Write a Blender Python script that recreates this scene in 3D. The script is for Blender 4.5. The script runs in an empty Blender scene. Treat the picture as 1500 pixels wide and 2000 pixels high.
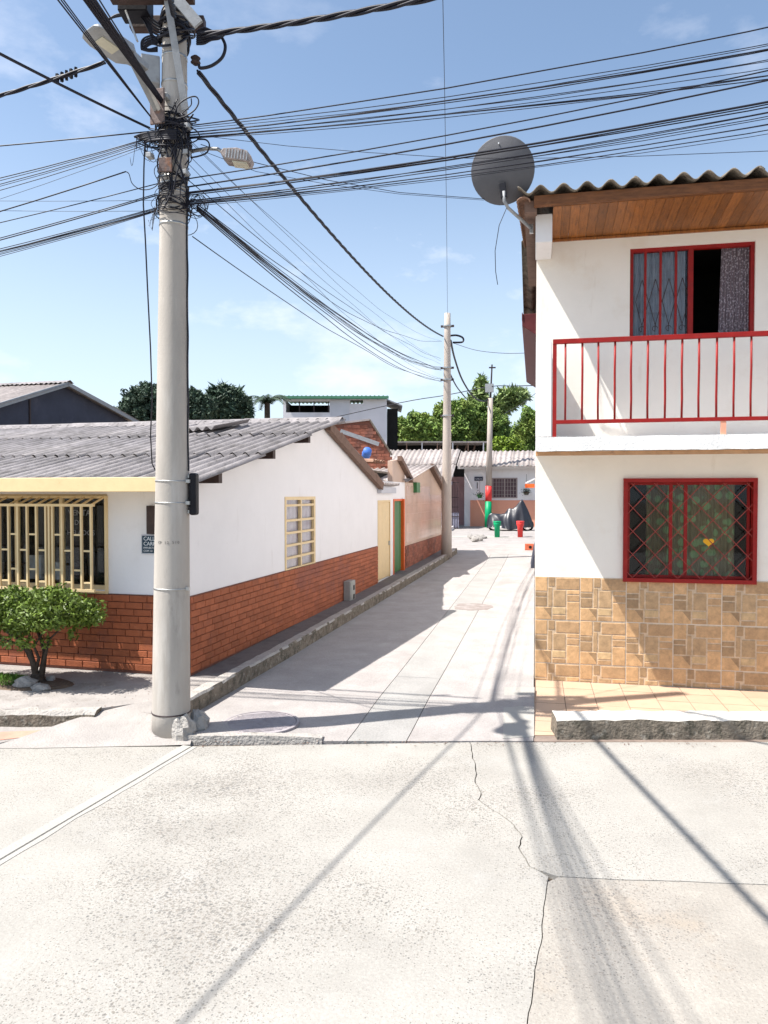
import bpy, math, random
from mathutils import Vector, Matrix, noise
R = math.radians
random.seed(7)
S = bpy.context.scene
COL = S.collection
# ------------------------------------------------------------------ camera
F = 1450.0; YAW = R(11.5); PITCH = R(1.38); H = 2.2
cam = bpy.data.objects.new('camera', bpy.data.cameras.new('camera')); COL.objects.link(cam)
cam.data.sensor_fit = 'VERTICAL'; cam.data.sensor_height = 36; cam.data.lens = 36*F/2000
cam.data.clip_end = 2000; cam.data.clip_start = .05
cam.location = (0, 0, H); cam.rotation_euler = (R(90)-PITCH, 0, YAW)
S.camera = cam
# ------------------------------------------------------------------ sky and sun
LD = Vector((.54, .275, -1.0)).normalized()          # direction the sunlight travels
SUN_EL = math.asin(-LD.z); SUN_AZ = math.atan2(-LD.x, -LD.y)   # azimuth clockwise from +Y
w = bpy.data.worlds.new('World'); S.world = w; w.use_nodes = True
nt = w.node_tree; nt.nodes.clear()
def wn(t, **k):
    n = nt.nodes.new(t)
    for a, b in k.items(): setattr(n, a, b)
    return n
out = wn('ShaderNodeOutputWorld'); bg = wn('ShaderNodeBackground'); bg.inputs[1].default_value = .128
sky = wn('ShaderNodeTexSky', sky_type='NISHITA'); sky.sun_disc = False
sky.sun_elevation = SUN_EL; sky.sun_rotation = SUN_AZ; sky.air_density = 1.0; sky.dust_density = 2.4; sky.ozone_density = 1.5; sky.altitude = 900
tc = wn('ShaderNodeTexCoord'); mp = wn('ShaderNodeMapping'); mp.inputs['Scale'].default_value = (1.2, 1.2, 2.6); mp.inputs['Location'].default_value = (.35, .1, .2)
nz = wn('ShaderNodeTexNoise'); nz.inputs['Scale'].default_value = 3.6; nz.inputs['Detail'].default_value = 9; nz.inputs['Roughness'].default_value = .58
rp = wn('ShaderNodeValToRGB'); rp.color_ramp.elements[0].position = .58; rp.color_ramp.elements[1].position = .76
rp.color_ramp.elements[1].color = (.8, .8, .8, 1)
mx = wn('ShaderNodeMixRGB'); mx.inputs[2].default_value = (5.6, 5.7, 6.2, 1)
sep = wn('ShaderNodeSeparateXYZ'); zr = wn('ShaderNodeMapRange'); zr.inputs[1].default_value = .62; zr.inputs[2].default_value = .3
mul = wn('ShaderNodeMath', operation='MULTIPLY')
L = nt.links.new
L(tc.outputs['Generated'], mp.inputs[0]); L(mp.outputs[0], nz.inputs[0]); L(nz.outputs[0], rp.inputs[0])
L(tc.outputs['Generated'], sep.inputs[0]); L(sep.outputs[2], zr.inputs[0]); L(rp.outputs[0], mul.inputs[0]); L(zr.outputs[0], mul.inputs[1])
L(mul.outputs[0], mx.inputs[0]); hs_ = wn('ShaderNodeHueSaturation'); hs_.inputs['Saturation'].default_value = .9; L(sky.outputs[0], hs_.inputs['Color']); tn_ = wn('ShaderNodeMixRGB', blend_type='MULTIPLY'); tn_.inputs[0].default_value = 1; tn_.inputs[2].default_value = (.94, 1.0, .99, 1); L(hs_.outputs[0], tn_.inputs[1]); L(tn_.outputs[0], mx.inputs[1]); hz2 = wn('ShaderNodeMapRange'); hz2.interpolation_type = 'SMOOTHSTEP'; hz2.inputs[1].default_value = .5; hz2.inputs[2].default_value = 0; hz2.inputs[4].default_value = .62; L(sep.outputs[2], hz2.inputs[0])
hm = wn('ShaderNodeMixRGB'); hm.inputs[2].default_value = (4.0, 4.45, 4.9, 1); L(hz2.outputs[0], hm.inputs[0]); L(mx.outputs[0], hm.inputs[1]); L(hm.outputs[0], bg.inputs[0]); L(bg.outputs[0], out.inputs[0])
sl = bpy.data.lights.new('sun', 'SUN'); sl.energy = 5.0; sl.angle = R(.53); sl.color = (1, .955, .895)
so = bpy.data.objects.new('sun', sl); COL.objects.link(so); so.rotation_euler = LD.to_track_quat('-Z', 'Y').to_euler()
S.view_settings.view_transform = 'Standard'; S.view_settings.look = 'None'; S.view_settings.gamma = 1
S.view_settings.exposure = .86; S.view_settings.use_curve_mapping = False
S.render.engine = 'CYCLES'; S.render.resolution_x = 768; S.render.resolution_y = 1024
S.cycles.max_bounces = 6; S.cycles.transparent_max_bounces = 16
# ------------------------------------------------------------------ projection helpers (where things stand, read off the photo)
CR = Vector((math.cos(YAW), math.sin(YAW), 0)); CF = Vector((-math.sin(YAW), math.cos(YAW), 0))
def cp(x, d, z=0): return CR*x + CF*d + Vector((0, 0, z))
CROT = cam.rotation_euler.to_matrix()
def ray(px, py): return CROT @ Vector(((px-750)/F, (1000-py)/F, -1))
def g(px, py, z=0):
    r = ray(px, py); return Vector((0, 0, H)) + r*((z-H)/r.z)
def at(px, py, d):
    r = ray(px, py); return Vector((0, 0, H)) + r*(d/r.dot(CF))
LROT = YAW - math.atan2(.2434, .97)
LORG = cp(-2.19, 8.3, 0)
LM = Matrix.Translation(LORG) @ Matrix.Rotation(LROT, 4, 'Z')
def lf(x, y, z=0): return LM @ Vector((x, y, z))
LMI = LM.inverted()
# ------------------------------------------------------------------ materials
MATS = {}
def mat(name, col, rough=.8, var=.12, scale=6, bump=.15, bscale=40, rnd=0, island=0, metal=0, spec=.3, stain=None, detail=6, stretch=None, speck=None, dist=.02):
    """procedural principled material; var = noise variation of value, rnd = per-object variation"""
    if name in MATS: return MATS[name]
    m = bpy.data.materials.new(name); m.use_nodes = True; t = m.node_tree; N = t.nodes.new; K = t.links.new
    b = t.nodes['Principled BSDF']; b.inputs['Roughness'].default_value = rough; b.inputs['Metallic'].default_value = metal
    b.inputs['Specular IOR Level'].default_value = spec
    geo = N('ShaderNodeNewGeometry'); mapn = N('ShaderNodeMapping'); K(geo.outputs['Position'], mapn.inputs[0])
    if stretch: mapn.inputs['Scale'].default_value = stretch
    n1 = N('ShaderNodeTexNoise'); n1.inputs['Scale'].default_value = scale; n1.inputs['Detail'].default_value = detail; n1.inputs['Roughness'].default_value = .62; K(mapn.outputs[0], n1.inputs[0])
    mr = N('ShaderNodeMapRange'); mr.inputs[1].default_value = .3; mr.inputs[2].default_value = .7
    mr.inputs[3].default_value = 1-var; mr.inputs[4].default_value = 1+var; K(n1.outputs[0], mr.inputs[0])
    val = mr.outputs[0]
    def mulv(a, bb):
        q = N('ShaderNodeMath'); q.operation = 'MULTIPLY'; K(a, q.inputs[0]); K(bb, q.inputs[1]); return q.outputs[0]
    if rnd:
        oi = N('ShaderNodeObjectInfo'); r2 = N('ShaderNodeMapRange'); r2.inputs[3].default_value = 1-rnd; r2.inputs[4].default_value = 1+rnd
        K(oi.outputs['Random'], r2.inputs[0]); val = mulv(val, r2.outputs[0])
    if island:
        r2 = N('ShaderNodeMapRange'); r2.inputs[3].default_value = 1-island; r2.inputs[4].default_value = 1+island
        K(geo.outputs['Random Per Island'], r2.inputs[0]); val = mulv(val, r2.outputs[0])
    vm = N('ShaderNodeVectorMath'); vm.operation = 'SCALE'; vm.inputs[0].default_value = col[:3]; K(val, vm.inputs['Scale'])
    c = vm.outputs[0]
    if speck:      # fine sandy grain
        ng = N('ShaderNodeTexNoise'); ng.inputs['Scale'].default_value = 55; ng.inputs['Detail'].default_value = 8; ng.inputs['Roughness'].default_value = .8; K(geo.outputs['Position'], ng.inputs[0])
        rg_ = N('ShaderNodeMapRange'); rg_.inputs[1].default_value = .35; rg_.inputs[2].default_value = .65; rg_.inputs[3].default_value = .84; rg_.inputs[4].default_value = 1.14; K(ng.outputs[0], rg_.inputs[0]); val2 = rg_.outputs[0]
        vg = N('ShaderNodeVectorMath'); vg.operation = 'SCALE'; K(c, vg.inputs[0]); K(val2, vg.inputs['Scale']); c = vg.outputs[0]
    if stain:      # (colour, scale, threshold, amount[, stretch])
        for st in (stain if isinstance(stain, list) else [stain]):
            ms = N('ShaderNodeMapping'); K(geo.outputs['Position'], ms.inputs[0])
            if len(st) > 4: ms.inputs['Scale'].default_value = st[4]
            n2 = N('ShaderNodeTexNoise'); n2.inputs['Scale'].default_value = st[1]; n2.inputs['Detail'].default_value = 7; n2.inputs['Roughness'].default_value = .65; K(ms.outputs[0], n2.inputs[0])
            r3 = N('ShaderNodeMapRange'); r3.inputs[1].default_value = st[2]; r3.inputs[2].default_value = st[2]+.12; r3.inputs[4].default_value = st[3]; K(n2.outputs[0], r3.inputs[0])
            mm = N('ShaderNodeMixRGB'); mm.inputs[2].default_value = (*st[0], 1); K(r3.outputs[0], mm.inputs[0]); K(c, mm.inputs[1]); c = mm.outputs[0]
    if speck:      # exposed aggregate: (list of (scale, threshold, colour, amount))
        for (sc, th, cc, am) in speck:
            vo = N('ShaderNodeTexVoronoi'); vo.inputs['Scale'].default_value = sc; vo.inputs['Randomness'].default_value = 1
            nn = N('ShaderNodeTexNoise'); nn.inputs['Scale'].default_value = sc*1.3; ad = N('ShaderNodeVectorMath'); ad.operation = 'MULTIPLY_ADD'
            ad.inputs[1].default_value = (.6/sc, .6/sc, .6/sc); K(geo.outputs['Position'], nn.inputs[0]); K(nn.outputs['Color'], ad.inputs[0]); K(geo.outputs['Position'], ad.inputs[2])
            K(ad.outputs[0], vo.inputs[0])
            # only some of the cells carry a visible stone
            sepc = N('ShaderNodeSeparateColor'); K(vo.outputs['Color'], sepc.inputs[0])
            big = N('ShaderNodeTexNoise'); big.inputs['Scale'].default_value = .7; big.inputs['Detail'].default_value = 3; K(geo.outputs['Position'], big.inputs[0])
            sz = N('ShaderNodeMath'); sz.operation = 'MULTIPLY'; K(sepc.outputs[0], sz.inputs[0]); sz.inputs[1].default_value = th
            bg2 = N('ShaderNodeMapRange'); bg2.inputs[1].default_value = .36; bg2.inputs[2].default_value = .66; bg2.inputs[3].default_value = .18; bg2.inputs[4].default_value = .85; K(big.outputs[0], bg2.inputs[0]); sz2 = N('ShaderNodeMath'); sz2.operation = 'MULTIPLY'; K(sz.outputs[0], sz2.inputs[0]); K(bg2.outputs[0], sz2.inputs[1])
            lt = N('ShaderNodeMath'); lt.operation = 'SUBTRACT'; K(sz2.outputs[0], lt.inputs[0]); K(vo.outputs['Distance'], lt.inputs[1])
            r4 = N('ShaderNodeMapRange'); r4.inputs[1].default_value = 0; r4.inputs[2].default_value = .04; r4.inputs[4].default_value = am; K(lt.outputs[0], r4.inputs[0])
            mm = N('ShaderNodeMixRGB'); K(r4.outputs[0], mm.inputs[0]); K(c, mm.inputs[1])
            h = N('ShaderNodeMixRGB'); h.inputs[1].default_value = (*cc, 1); h.inputs[2].default_value = (cc[0]*1.9, cc[1]*1.7, cc[2]*1.5, 1); K(sepc.outputs[1], h.inputs[0]); K(h.outputs[0], mm.inputs[2]); c = mm.outputs[0]
    K(c, b.inputs['Base Color'])
    if bump:
        n3 = N('ShaderNodeTexNoise'); n3.inputs['Scale'].default_value = bscale; n3.inputs['Detail'].default_value = 5; K(geo.outputs['Position'], n3.inputs[0])
        bp = N('ShaderNodeBump'); bp.inputs['Strength'].default_value = bump; bp.inputs['Distance'].default_value = dist; K(n3.outputs[0], bp.inputs['Height']); K(bp.outputs[0], b.inputs['Normal'])
    MATS[name] = m; return m
def glass_mat(name, tint=(.93, .95, .95)):
    m = bpy.data.materials.new(name); m.use_nodes = True; t = m.node_tree; t.nodes.clear()
    o = t.nodes.new('ShaderNodeOutputMaterial'); a = t.nodes.new('ShaderNodeBsdfTransparent'); a.inputs[0].default_value = (*tint, 1)
    gl = t.nodes.new('ShaderNodeBsdfGlossy'); gl.inputs['Roughness'].default_value = .03; gl.inputs[0].default_value = (.5, .52, .55, 1); fr = t.nodes.new('ShaderNodeFresnel'); fr.inputs[0].default_value = 1.52
    ad = t.nodes.new('ShaderNodeMath'); ad.inputs[1].default_value = .01
    mxs = t.nodes.new('ShaderNodeMixShader'); fr = t.nodes.new('ShaderNodeLayerWeight'); fr.inputs[0].default_value = .5
    pw = t.nodes.new('ShaderNodeMath'); pw.operation = 'POWER'; pw.inputs[1].default_value = 4; t.links.new(fr.outputs['Facing'], pw.inputs[0])
    ad.operation = 'MULTIPLY_ADD'; ad.inputs[1].default_value = .7; ad.inputs[2].default_value = .035; t.links.new(pw.outputs[0], ad.inputs[0])
    t.links.new(ad.outputs[0], mxs.inputs[0]); t.links.new(a.outputs[0], mxs.inputs[1]); t.links.new(gl.outputs[0], mxs.inputs[2]); t.links.new(mxs.outputs[0], o.inputs[0])
    MATS[name] = m; return m
STONES = [(75, .95, (.12, .12, .115), .8), (150, .9, (.16, .155, .15), .6), (34, .5, (.11, .11, .105), .8)]
street_m = mat('street_concrete', (.335, .318, .288), .9, .10, 1.3, .18, 60, stain=[((.265, .25, .225), .8, .52, .5), ((.37, .36, .34), 2.2, .56, .4), ((.25, .23, .205), 5, .62, .4, (1, .25, 1))], speck=STONES)
street2_m = mat('street_concrete_worn', (.32, .295, .26), .9, .12, 1.6, .25, 60, stain=[((.35, .29, .225), 1.4, .54, .5), ((.42, .39, .34), 2.6, .55, .4)], speck=[(70, .85, (.13, .125, .12), .8), (140, .9, (.18, .17, .16), .6), (34, .5, (.14, .13, .12), .7)])
mortar_m = mat('mortar_band', (.36, .345, .315), .9, .05, 3, .3, 60)
alley_m = mat('alley_concrete', (.335, .31, .295), .9, .12, 2.2, .4, 60, rnd=.03, stain=[((.25, .225, .21), 1.1, .54, .5, (1, .35, 1)), ((.41, .39, .37), 4, .58, .5)], speck=[(60, .45, (.2, .19, .18), .5)])
alley2_m = mat('alley_concrete_grey', (.31, .30, .285), .9, .1, 2.5, .4, 60, rnd=.03, stain=((.25, .24, .225), 1.5, .52, .4, (1, .3, 1)), speck=[(60, .45, (.2, .19, .18), .5)])
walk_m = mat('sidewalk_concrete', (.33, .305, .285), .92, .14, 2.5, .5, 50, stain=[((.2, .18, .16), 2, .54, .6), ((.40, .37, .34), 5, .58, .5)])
dwalk_m = mat('dark_concrete', (.17, .155, .15), .85, .25, 3, .5, 50, stain=((.09, .085, .08), 3, .5, .6))  # concrete of the narrow walk, darker than the front sidewalk
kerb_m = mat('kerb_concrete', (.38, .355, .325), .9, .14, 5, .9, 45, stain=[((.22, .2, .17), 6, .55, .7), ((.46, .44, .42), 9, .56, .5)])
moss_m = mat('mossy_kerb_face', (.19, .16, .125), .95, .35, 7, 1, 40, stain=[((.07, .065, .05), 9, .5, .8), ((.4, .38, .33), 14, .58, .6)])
white_m = mat('white_paint_plaster', (.80, .775, .765), .75, .025, 2, .1, 25, stain=[((.66, .63, .6), 1.2, .58, .35), ((.55, .5, .46), 4, .62, .35, (1, 1, .2)), ((.5, .46, .42), 11, .66, .3)])
cream_m = mat('cream_paint_plaster', (.83, .785, .71), .75, .03, 2, .07, 22, stain=[((.7, .6, .48), 1.6, .56, .35), ((.55, .46, .36), 5, .63, .35, (1, 1, .2))])
yellow_m = mat('yellow_paint', (.74, .56, .31), .5, .05, 8, .08, 60, stain=((.5, .36, .16), 12, .64, .5))
brick_m = mat('red_brick', (.34, .10, .042), .75, .14, 14, .35, 90, rnd=.16, stain=[((.2, .07, .05), 2.5, .55, .55), ((.5, .2, .1), 8, .6, .35)])
brick_flat_m = mat('red_brick_far', (.34, .10, .045), .75, .18, 9, .3, 60, island=.16, stain=[((.22, .08, .06), 1.6, .5, .6)])
joint_m = mat('brick_mortar', (.19, .08, .055), .9, .2, 20, .3, 80)
dirtbrick_m = mat('rough_brick', (.3, .11, .07), .9, .25, 9, .5, 50, island=.25, stain=[((.12, .07, .06), 3, .5, .6)])
fiber_m = mat('fibre_cement', (.27, .25, .25), .9, .2, 5, .5, 60, rnd=.1, stain=[((.13, .12, .115), 4, .5, .6, (1, .4, 1)), ((.36, .34, .33), 7, .58, .5), ((.1, .09, .08), 16, .6, .7)])
fiberold_m = mat('old_fibre_cement', (.20, .17, .135), .9, .35, 9, .5, 60, rnd=.15, stain=[((.07, .055, .045), 6, .5, .7), ((.3, .26, .2), 11, .58, .6)])
fiberlight_m = mat('pale_fibre_cement', (.37, .325, .305), .9, .2, 5, .4, 50, rnd=.12, stain=[((.22, .19, .18), 3, .52, .5)])
timber_m = mat('varnished_timber', (.26, .092, .02), .45, .3, 5, .15, 60, rnd=.28, stretch=(9, 1, 1), spec=.5, stain=((.09, .035, .012), 7, .52, .5, (6, 1, 1)))
timberd_m = mat('dark_timber', (.17, .065, .022), .55, .35, 6, .2, 60, stretch=(1, 6, 6), stain=((.3, .13, .05), 5, .58, .5))
oldwood_m = mat('weathered_wood', (.19, .12, .09), .9, .3, 8, .4, 60, stain=((.08, .05, .04), 8, .52, .6))
red_m = mat('red_paint', (.27, .008, .006), .5, .15, 12, .08, 70, spec=.3, stain=[((.2, .02, .015), 9, .56, .6), ((.13, .045, .03), 22, .62, .8), ((.38, .05, .035), 6, .6, .4)])
pole_m = mat('pole_concrete', (.40, .365, .325), .85, .12, 4, .12, 60, stretch=(1, 1, .25), stain=[((.24, .22, .2), 7, .6, .6, (1, 1, .3)), ((.55, .52, .48), 5, .55, .5, (1, 1, .15)), ((.42, .22, .12), 3, .68, .5, (1, 1, .4))])
pole2_m = mat('far_pole_concrete', (.42, .36, .31), .85, .14, 4, .3, 40, stretch=(1, 1, .25))
steel_m = mat('galvanised_steel', (.42, .42, .41), .42, .15, 20, .1, 80, metal=.75)
dsteel_m = mat('grey_painted_steel', (.30, .31, .32), .5, .15, 12, .1, 80, stain=((.2, .17, .14), 9, .6, .5))
black_m = mat('black_cable', (.012, .012, .02), .5, .1, 20, 0)
blackp_m = mat('black_plastic', (.012, .012, .016), .45, .2, 12, .05, spec=.15)
greycable_m = mat('grey_wire', (.05, .05, .07), .5, .1, 20, 0)
dark_m = mat('interior_shade', (.012, .011, .010), .9, .3, 3, 0)  # near-black colour stands in for shade inside rooms, sheds and holes
brown_m = mat('brown_painted_wood', (.05, .03, .025), .6, .3, 12, .1)
lens_m = mat('lamp_lens', (.55, .53, .42), .25, .05, 40, 0)
glass_m = glass_mat('window_glass')
dish_m = mat('dish_grey', (.11, .11, .12), .6, .08, 5, .05)
maroon_m = mat('maroon_metal', (.1, .02, .022), .45, .15, 8, .05)
soil_m = mat('earth', (.12, .085, .06), .95, .3, 4, .8, 30)
leaf_m = mat('shrub_leaves', (.11, .165, .02), .5, .25, 8, 0, island=.45, spec=.4, stain=((.16, .24, .03), 9, .55, .6))
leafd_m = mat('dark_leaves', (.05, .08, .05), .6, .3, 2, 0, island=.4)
leafg_m = mat('green_leaves', (.13, .2, .04), .6, .4, .8, 0, island=.45, stain=((.22, .27, .05), .7, .5, .7))
leafl_m = mat('feathery_leaves', (.18, .24, .08), .6, .3, 1.2, 0, island=.4)
grass_m = mat('grass_blades', (.1, .2, .025), .6, .3, 9, 0, island=.4)
bark_m = mat('bark', (.06, .045, .035), .95, .3, 20, .8, 60)
rock_m = mat('stone', (.3, .28, .26), .9, .3, 9, .6, 40)
salmon_m = mat('salmon_paint', (.72, .33, .22), .7, .04, 2, .1)
beige_m = mat('beige_paint', (.52, .37, .28), .5, .06, 2, .1, stain=((.62, .5, .42), 1, .55, .4))
navy_m = mat('slate_grey_wall', (.055, .06, .085), .85, .15, 1.5, .2, 15, stain=((.1, .1, .13), 1.2, .56, .5))
green_m = mat('green_paint', (.05, .17, .06), .45, .12, 8, .05)
bgreen_m = mat('bright_green_paint', (.0, .3, .12), .45, .08, 8, .05)
bred_m = mat('bright_red_paint', (.72, .05, .045), .45, .06, 8, .05)
orange_m = mat('orange_paint', (.7, .12, .02), .45, .1, 8, .05)
greenroof_m = mat('green_roof_paint', (.07, .2, .12), .6, .12, 4, .05)
pale_m = mat('pale_grey_paint', (.5, .5, .53), .8, .06, 2, .1)
tarp_m = mat('black_tarpaulin', (.022, .022, .028), .38, .2, 8, .15, 25, spec=.6)
blue_m = mat('blue_plastic', (.06, .16, .5), .5, .1, 8, .05)
boxgrey_m = mat('grey_meter_box', (.32, .32, .3), .55, .1, 10, .05, stain=((.2, .15, .1), 6, .58, .5))
floor_m = mat('cream_floor_tile', (.50, .35, .245), .5, .07, 4, .1, 50, rnd=.07, stain=((.42, .3, .22), 3, .56, .45), spec=.4)
grout_m = mat('grout', (.22, .17, .14), .9, .2, 10, .2)
lgrout_m = mat('light_grout', (.78, .68, .56), .9, .06, 10, .2)
cover_m = mat('manhole_concrete', (.33, .3, .31), .85, .14, 9, .6, 60, stain=((.22, .19, .2), 8, .54, .5))
signb_m = mat('sign_blue_black', (.008, .035, .06), .4, .05, 8, 0)
signw_m = mat('sign_white', (.75, .77, .78), .5, .03, 8, 0)
stencil_m = mat('stencil_paint', (.17, .16, .15), .9, .3, 60, 0)
heart_m = mat('yellow_sticker', (.85, .42, .02), .5, .02, 8, 0)
clay_m = mat('clay_tile', (.34, .2, .14), .9, .25, 8, .4, 40, rnd=.15, stain=((.15, .1, .08), 7, .52, .6))
rustred_m = mat('red_sheet', (.5, .12, .06), .7, .2, 6, .2)
rod_m = mat('dark_iron', (.05, .035, .035), .6, .2, 12, .05)
ground_m = mat('ground_earth', (.2, .17, .13), .95, .2, .5, .5, 10)
gap_m = mat('joint_dirt', (.1, .075, .055), .95, .4, 20, .5)
# curtains
def curtain_mat(name, c1, c2, sc, kind):
    m = bpy.data.materials.new(name); m.use_nodes = True; t = m.node_tree; N = t.nodes.new; K = t.links.new
    b = t.nodes['Principled BSDF']; b.inputs['Roughness'].default_value = .9
    geo = N('ShaderNodeNewGeometry'); vo = N('ShaderNodeTexVoronoi'); vo.inputs['Scale'].default_value = sc
    if kind == 'dots': vo.inputs['Randomness'].default_value = .6
    K(geo.outputs['Position'], vo.inputs[0])
    r = N('ShaderNodeValToRGB'); r.color_ramp.elements[0].color = (*c1, 1); r.color_ramp.elements[1].color = (*c2, 1)
    r.color_ramp.elements[0].position = .33; r.color_ramp.elements[1].position = .42
    K(vo.outputs['Distance'], r.inputs[0]); K(r.outputs[0], b.inputs['Base Color']); MATS[name] = m; return m
greencurt_m = curtain_mat('green_dotted_cloth', (.20, .30, .13), (.17, .14, .07), 8, 'dots')
lace_m = curtain_mat('lace_cloth', (.42, .38, .42), (.16, .13, .15), 38, 'lace')
net_m = mat('net_curtain', (.30, .33, .40), .9, .3, 10, 0, stretch=(6, 1, .6))
pinkcurt_m = mat('pink_white_cloth', (.62, .52, .56), .9, .15, 6, 0, stretch=(1, 5, .3), stain=((.4, .2, .26), 6, .55, .6, (1, 3, .5)))
# embossed stone tile with per-face tone
def tone_mat():
    m = bpy.data.materials.new('stone_look_tile'); m.use_nodes = True; t = m.node_tree; N = t.nodes.new; K = t.links.new
    b = t.nodes['Principled BSDF']; b.inputs['Roughness'].default_value = .55
    at_ = N('ShaderNodeAttribute'); at_.attribute_name = 'tone'; geo = N('ShaderNodeNewGeometry')
    n = N('ShaderNodeTexNoise'); n.inputs['Scale'].default_value = 16; n.inputs['Detail'].default_value = 8; n.inputs['Roughness'].default_value = .7; K(geo.outputs['Position'], n.inputs[0])
    mr = N('ShaderNodeMapRange'); mr.inputs[1].default_value = .3; mr.inputs[2].default_value = .7; mr.inputs[3].default_value = .72; mr.inputs[4].default_value = 1.28; K(n.outputs[0], mr.inputs[0])
    vm = N('ShaderNodeVectorMath'); vm.operation = 'SCALE'; K(at_.outputs['Color'], vm.inputs[0]); K(mr.outputs[0], vm.inputs['Scale']); K(vm.outputs[0], b.inputs['Base Color'])
    bp = N('ShaderNodeBump'); bp.inputs['Strength'].default_value = .4; bp.inputs['Distance'].default_value = .01; K(n.outputs[0], bp.inputs['Height']); K(bp.outputs[0], b.inputs['Normal'])
    return m
tile_m = tone_mat()
# ------------------------------------------------------------------ mesh builder
class MB:
    def __init__(s): s.v = []; s.f = []; s.tone = []
    def add(s, vs, fs, tone=None):
        n = len(s.v); s.v += [tuple(v) for v in vs]; s.f += [tuple(i+n for i in f) for f in fs]
        s.tone += [tone]*len(fs); return s
    def box(s, x0, x1, y0, y1, z0, z1, M=None, jit=0):
        vs = [Vector((x, y, z)) for z in (z0, z1) for y in (y0, y1) for x in (x0, x1)]
        if jit: vs = [v+Vector([random.uniform(-jit, jit) for _ in range(3)]) for v in vs]
        if M: vs = [M @ v for v in vs]
        return s.add(vs, [(0, 2, 3, 1), (4, 5, 7, 6), (0, 1, 5, 4), (2, 6, 7, 3), (0, 4, 6, 2), (1, 3, 7, 5)])
    def beam(s, a, b, w, h, up=(0, 0, 1)):
        a = Vector(a); b = Vector(b); d = (b-a); L_ = d.length; d.normalize(); u = Vector(up)
        if abs(d.dot(u)) > .98: u = Vector((0, 1, 0))
        x = d.cross(u).normalized(); z = x.cross(d).normalized()
        M = Matrix((x, d, z)).transposed().to_4x4(); M.translation = a
        return s.box(-w/2, w/2, 0, L_, -h/2, h/2, M)
    def tube(s, pts, r, n=6, cap=True):
        pts = [Vector(p) for p in pts]; rs = r if isinstance(r, (list, tuple)) else [r]*len(pts)
        vs = []; fs = []; prev = None
        for i, p in enumerate(pts):
            t = (pts[min(i+1, len(pts)-1)]-pts[max(i-1, 0)])
            if t.length < 1e-9: t = Vector((0, 0, 1))
            t.normalize()
            if prev is None:
                a = Vector((0, 0, 1)) if abs(t.z) < .9 else Vector((1, 0, 0)); u = t.cross(a).normalized()
            else:
                u = prev - t*prev.dot(t)
                u = u.normalized() if u.length > 1e-6 else t.orthogonal().normalized()
            prev = u; v = t.cross(u)
            for k in range(n):
                an = 2*math.pi*k/n; vs.append(p+(u*math.cos(an)+v*math.sin(an))*rs[i])
        for i in range(len(pts)-1):
            for k in range(n):
                a = i*n+k; b = i*n+(k+1) % n; fs.append((a, b, b+n, a+n))
        if cap: fs.append(tuple(range(n-1, -1, -1))); fs.append(tuple((len(pts)-1)*n+k for k in range(n)))
        return s.add(vs, fs)
    def lathe(s, prof, n=16, M=None):
        vs = []; fs = []
        for (r, z) in prof:
            for k in range(n):
                a = 2*math.pi*k/n; p = Vector((r*math.cos(a), r*math.sin(a), z)); vs.append(M @ p if M else p)
        for i in range(len(prof)-1):
            for k in range(n):
                a = i*n+k; b = i*n+(k+1) % n; fs.append((a, b, b+n, a+n))
        fs.append(tuple(range(n-1, -1, -1))); fs.append(tuple((len(prof)-1)*n+k for k in range(n)))
        return s.add(vs, fs)
    def prism(s, poly, z0, z1):          # poly: list of (x,y) CCW; z may be functions
        n = len(poly); f0 = z0 if callable(z0) else (lambda x, y: z0); f1 = z1 if callable(z1) else (lambda x, y: z1)
        vs = [Vector((p[0], p[1], f0(p[0], p[1]))) for p in poly]+[Vector((p[0], p[1], f1(p[0], p[1]))) for p in poly]
        ar = sum(poly[i][0]*poly[(i+1) % n][1]-poly[(i+1) % n][0]*poly[i][1] for i in range(n))
        top = tuple(range(n, 2*n)); bot = tuple(range(n-1, -1, -1)); sd = [(i, (i+1) % n, n+(i+1) % n, n+i) for i in range(n)]
        if ar < 0: top = top[::-1]; bot = bot[::-1]; sd = [q[::-1] for q in sd]
        return s.add(vs, [top, bot]+sd)
    def plate(s, poly, x0, x1):          # poly in (y,z), extruded along x
        n = len(poly); vs = [(x0, p[0], p[1]) for p in poly]+[(x1, p[0], p[1]) for p in poly]
        return s.add(vs, [tuple(range(n))[::-1], tuple(range(n, 2*n))]+[(i, (i+1) % n, n+(i+1) % n, n+i) for i in range(n)])
    def mesh(s, name, m, smooth=False):
        me = bpy.data.meshes.new(name); me.from_pydata(s.v, [], s.f)
        if any(t is not None for t in s.tone):
            a = me.attributes.new('tone', 'FLOAT_COLOR', 'FACE')
            for i, t in enumerate(s.tone): a.data[i].color = (*(t or (.6, .5, .4)), 1)
        if m: me.materials.append(m)
        if smooth:
            me.polygons.foreach_set('use_smooth', [True]*len(me.polygons))
        me.update(); return me
    def build(s, name, m, parent=None, smooth=False, loc=(0, 0, 0), rot=(0, 0, 0), bevel=0):
        return link(name, s.mesh(name, m, smooth), parent, loc, rot, bevel)
def sm(pts, n=5):
    pts = [Vector(p) for p in pts]; P_ = [pts[0]*2-pts[1]]+pts+[pts[-1]*2-pts[-2]]; o_ = []
    for i in range(1, len(P_)-2):
        p0, p1, p2_, p3_ = P_[i-1:i+3]
        for k in range(n):
            t = k/n; o_.append(.5*((2*p1)+(p2_-p0)*t+(2*p0-5*p1+4*p2_-p3_)*t*t+(3*p1-p0-3*p2_+p3_)*t**3))
    return o_+[pts[-1]]
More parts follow.
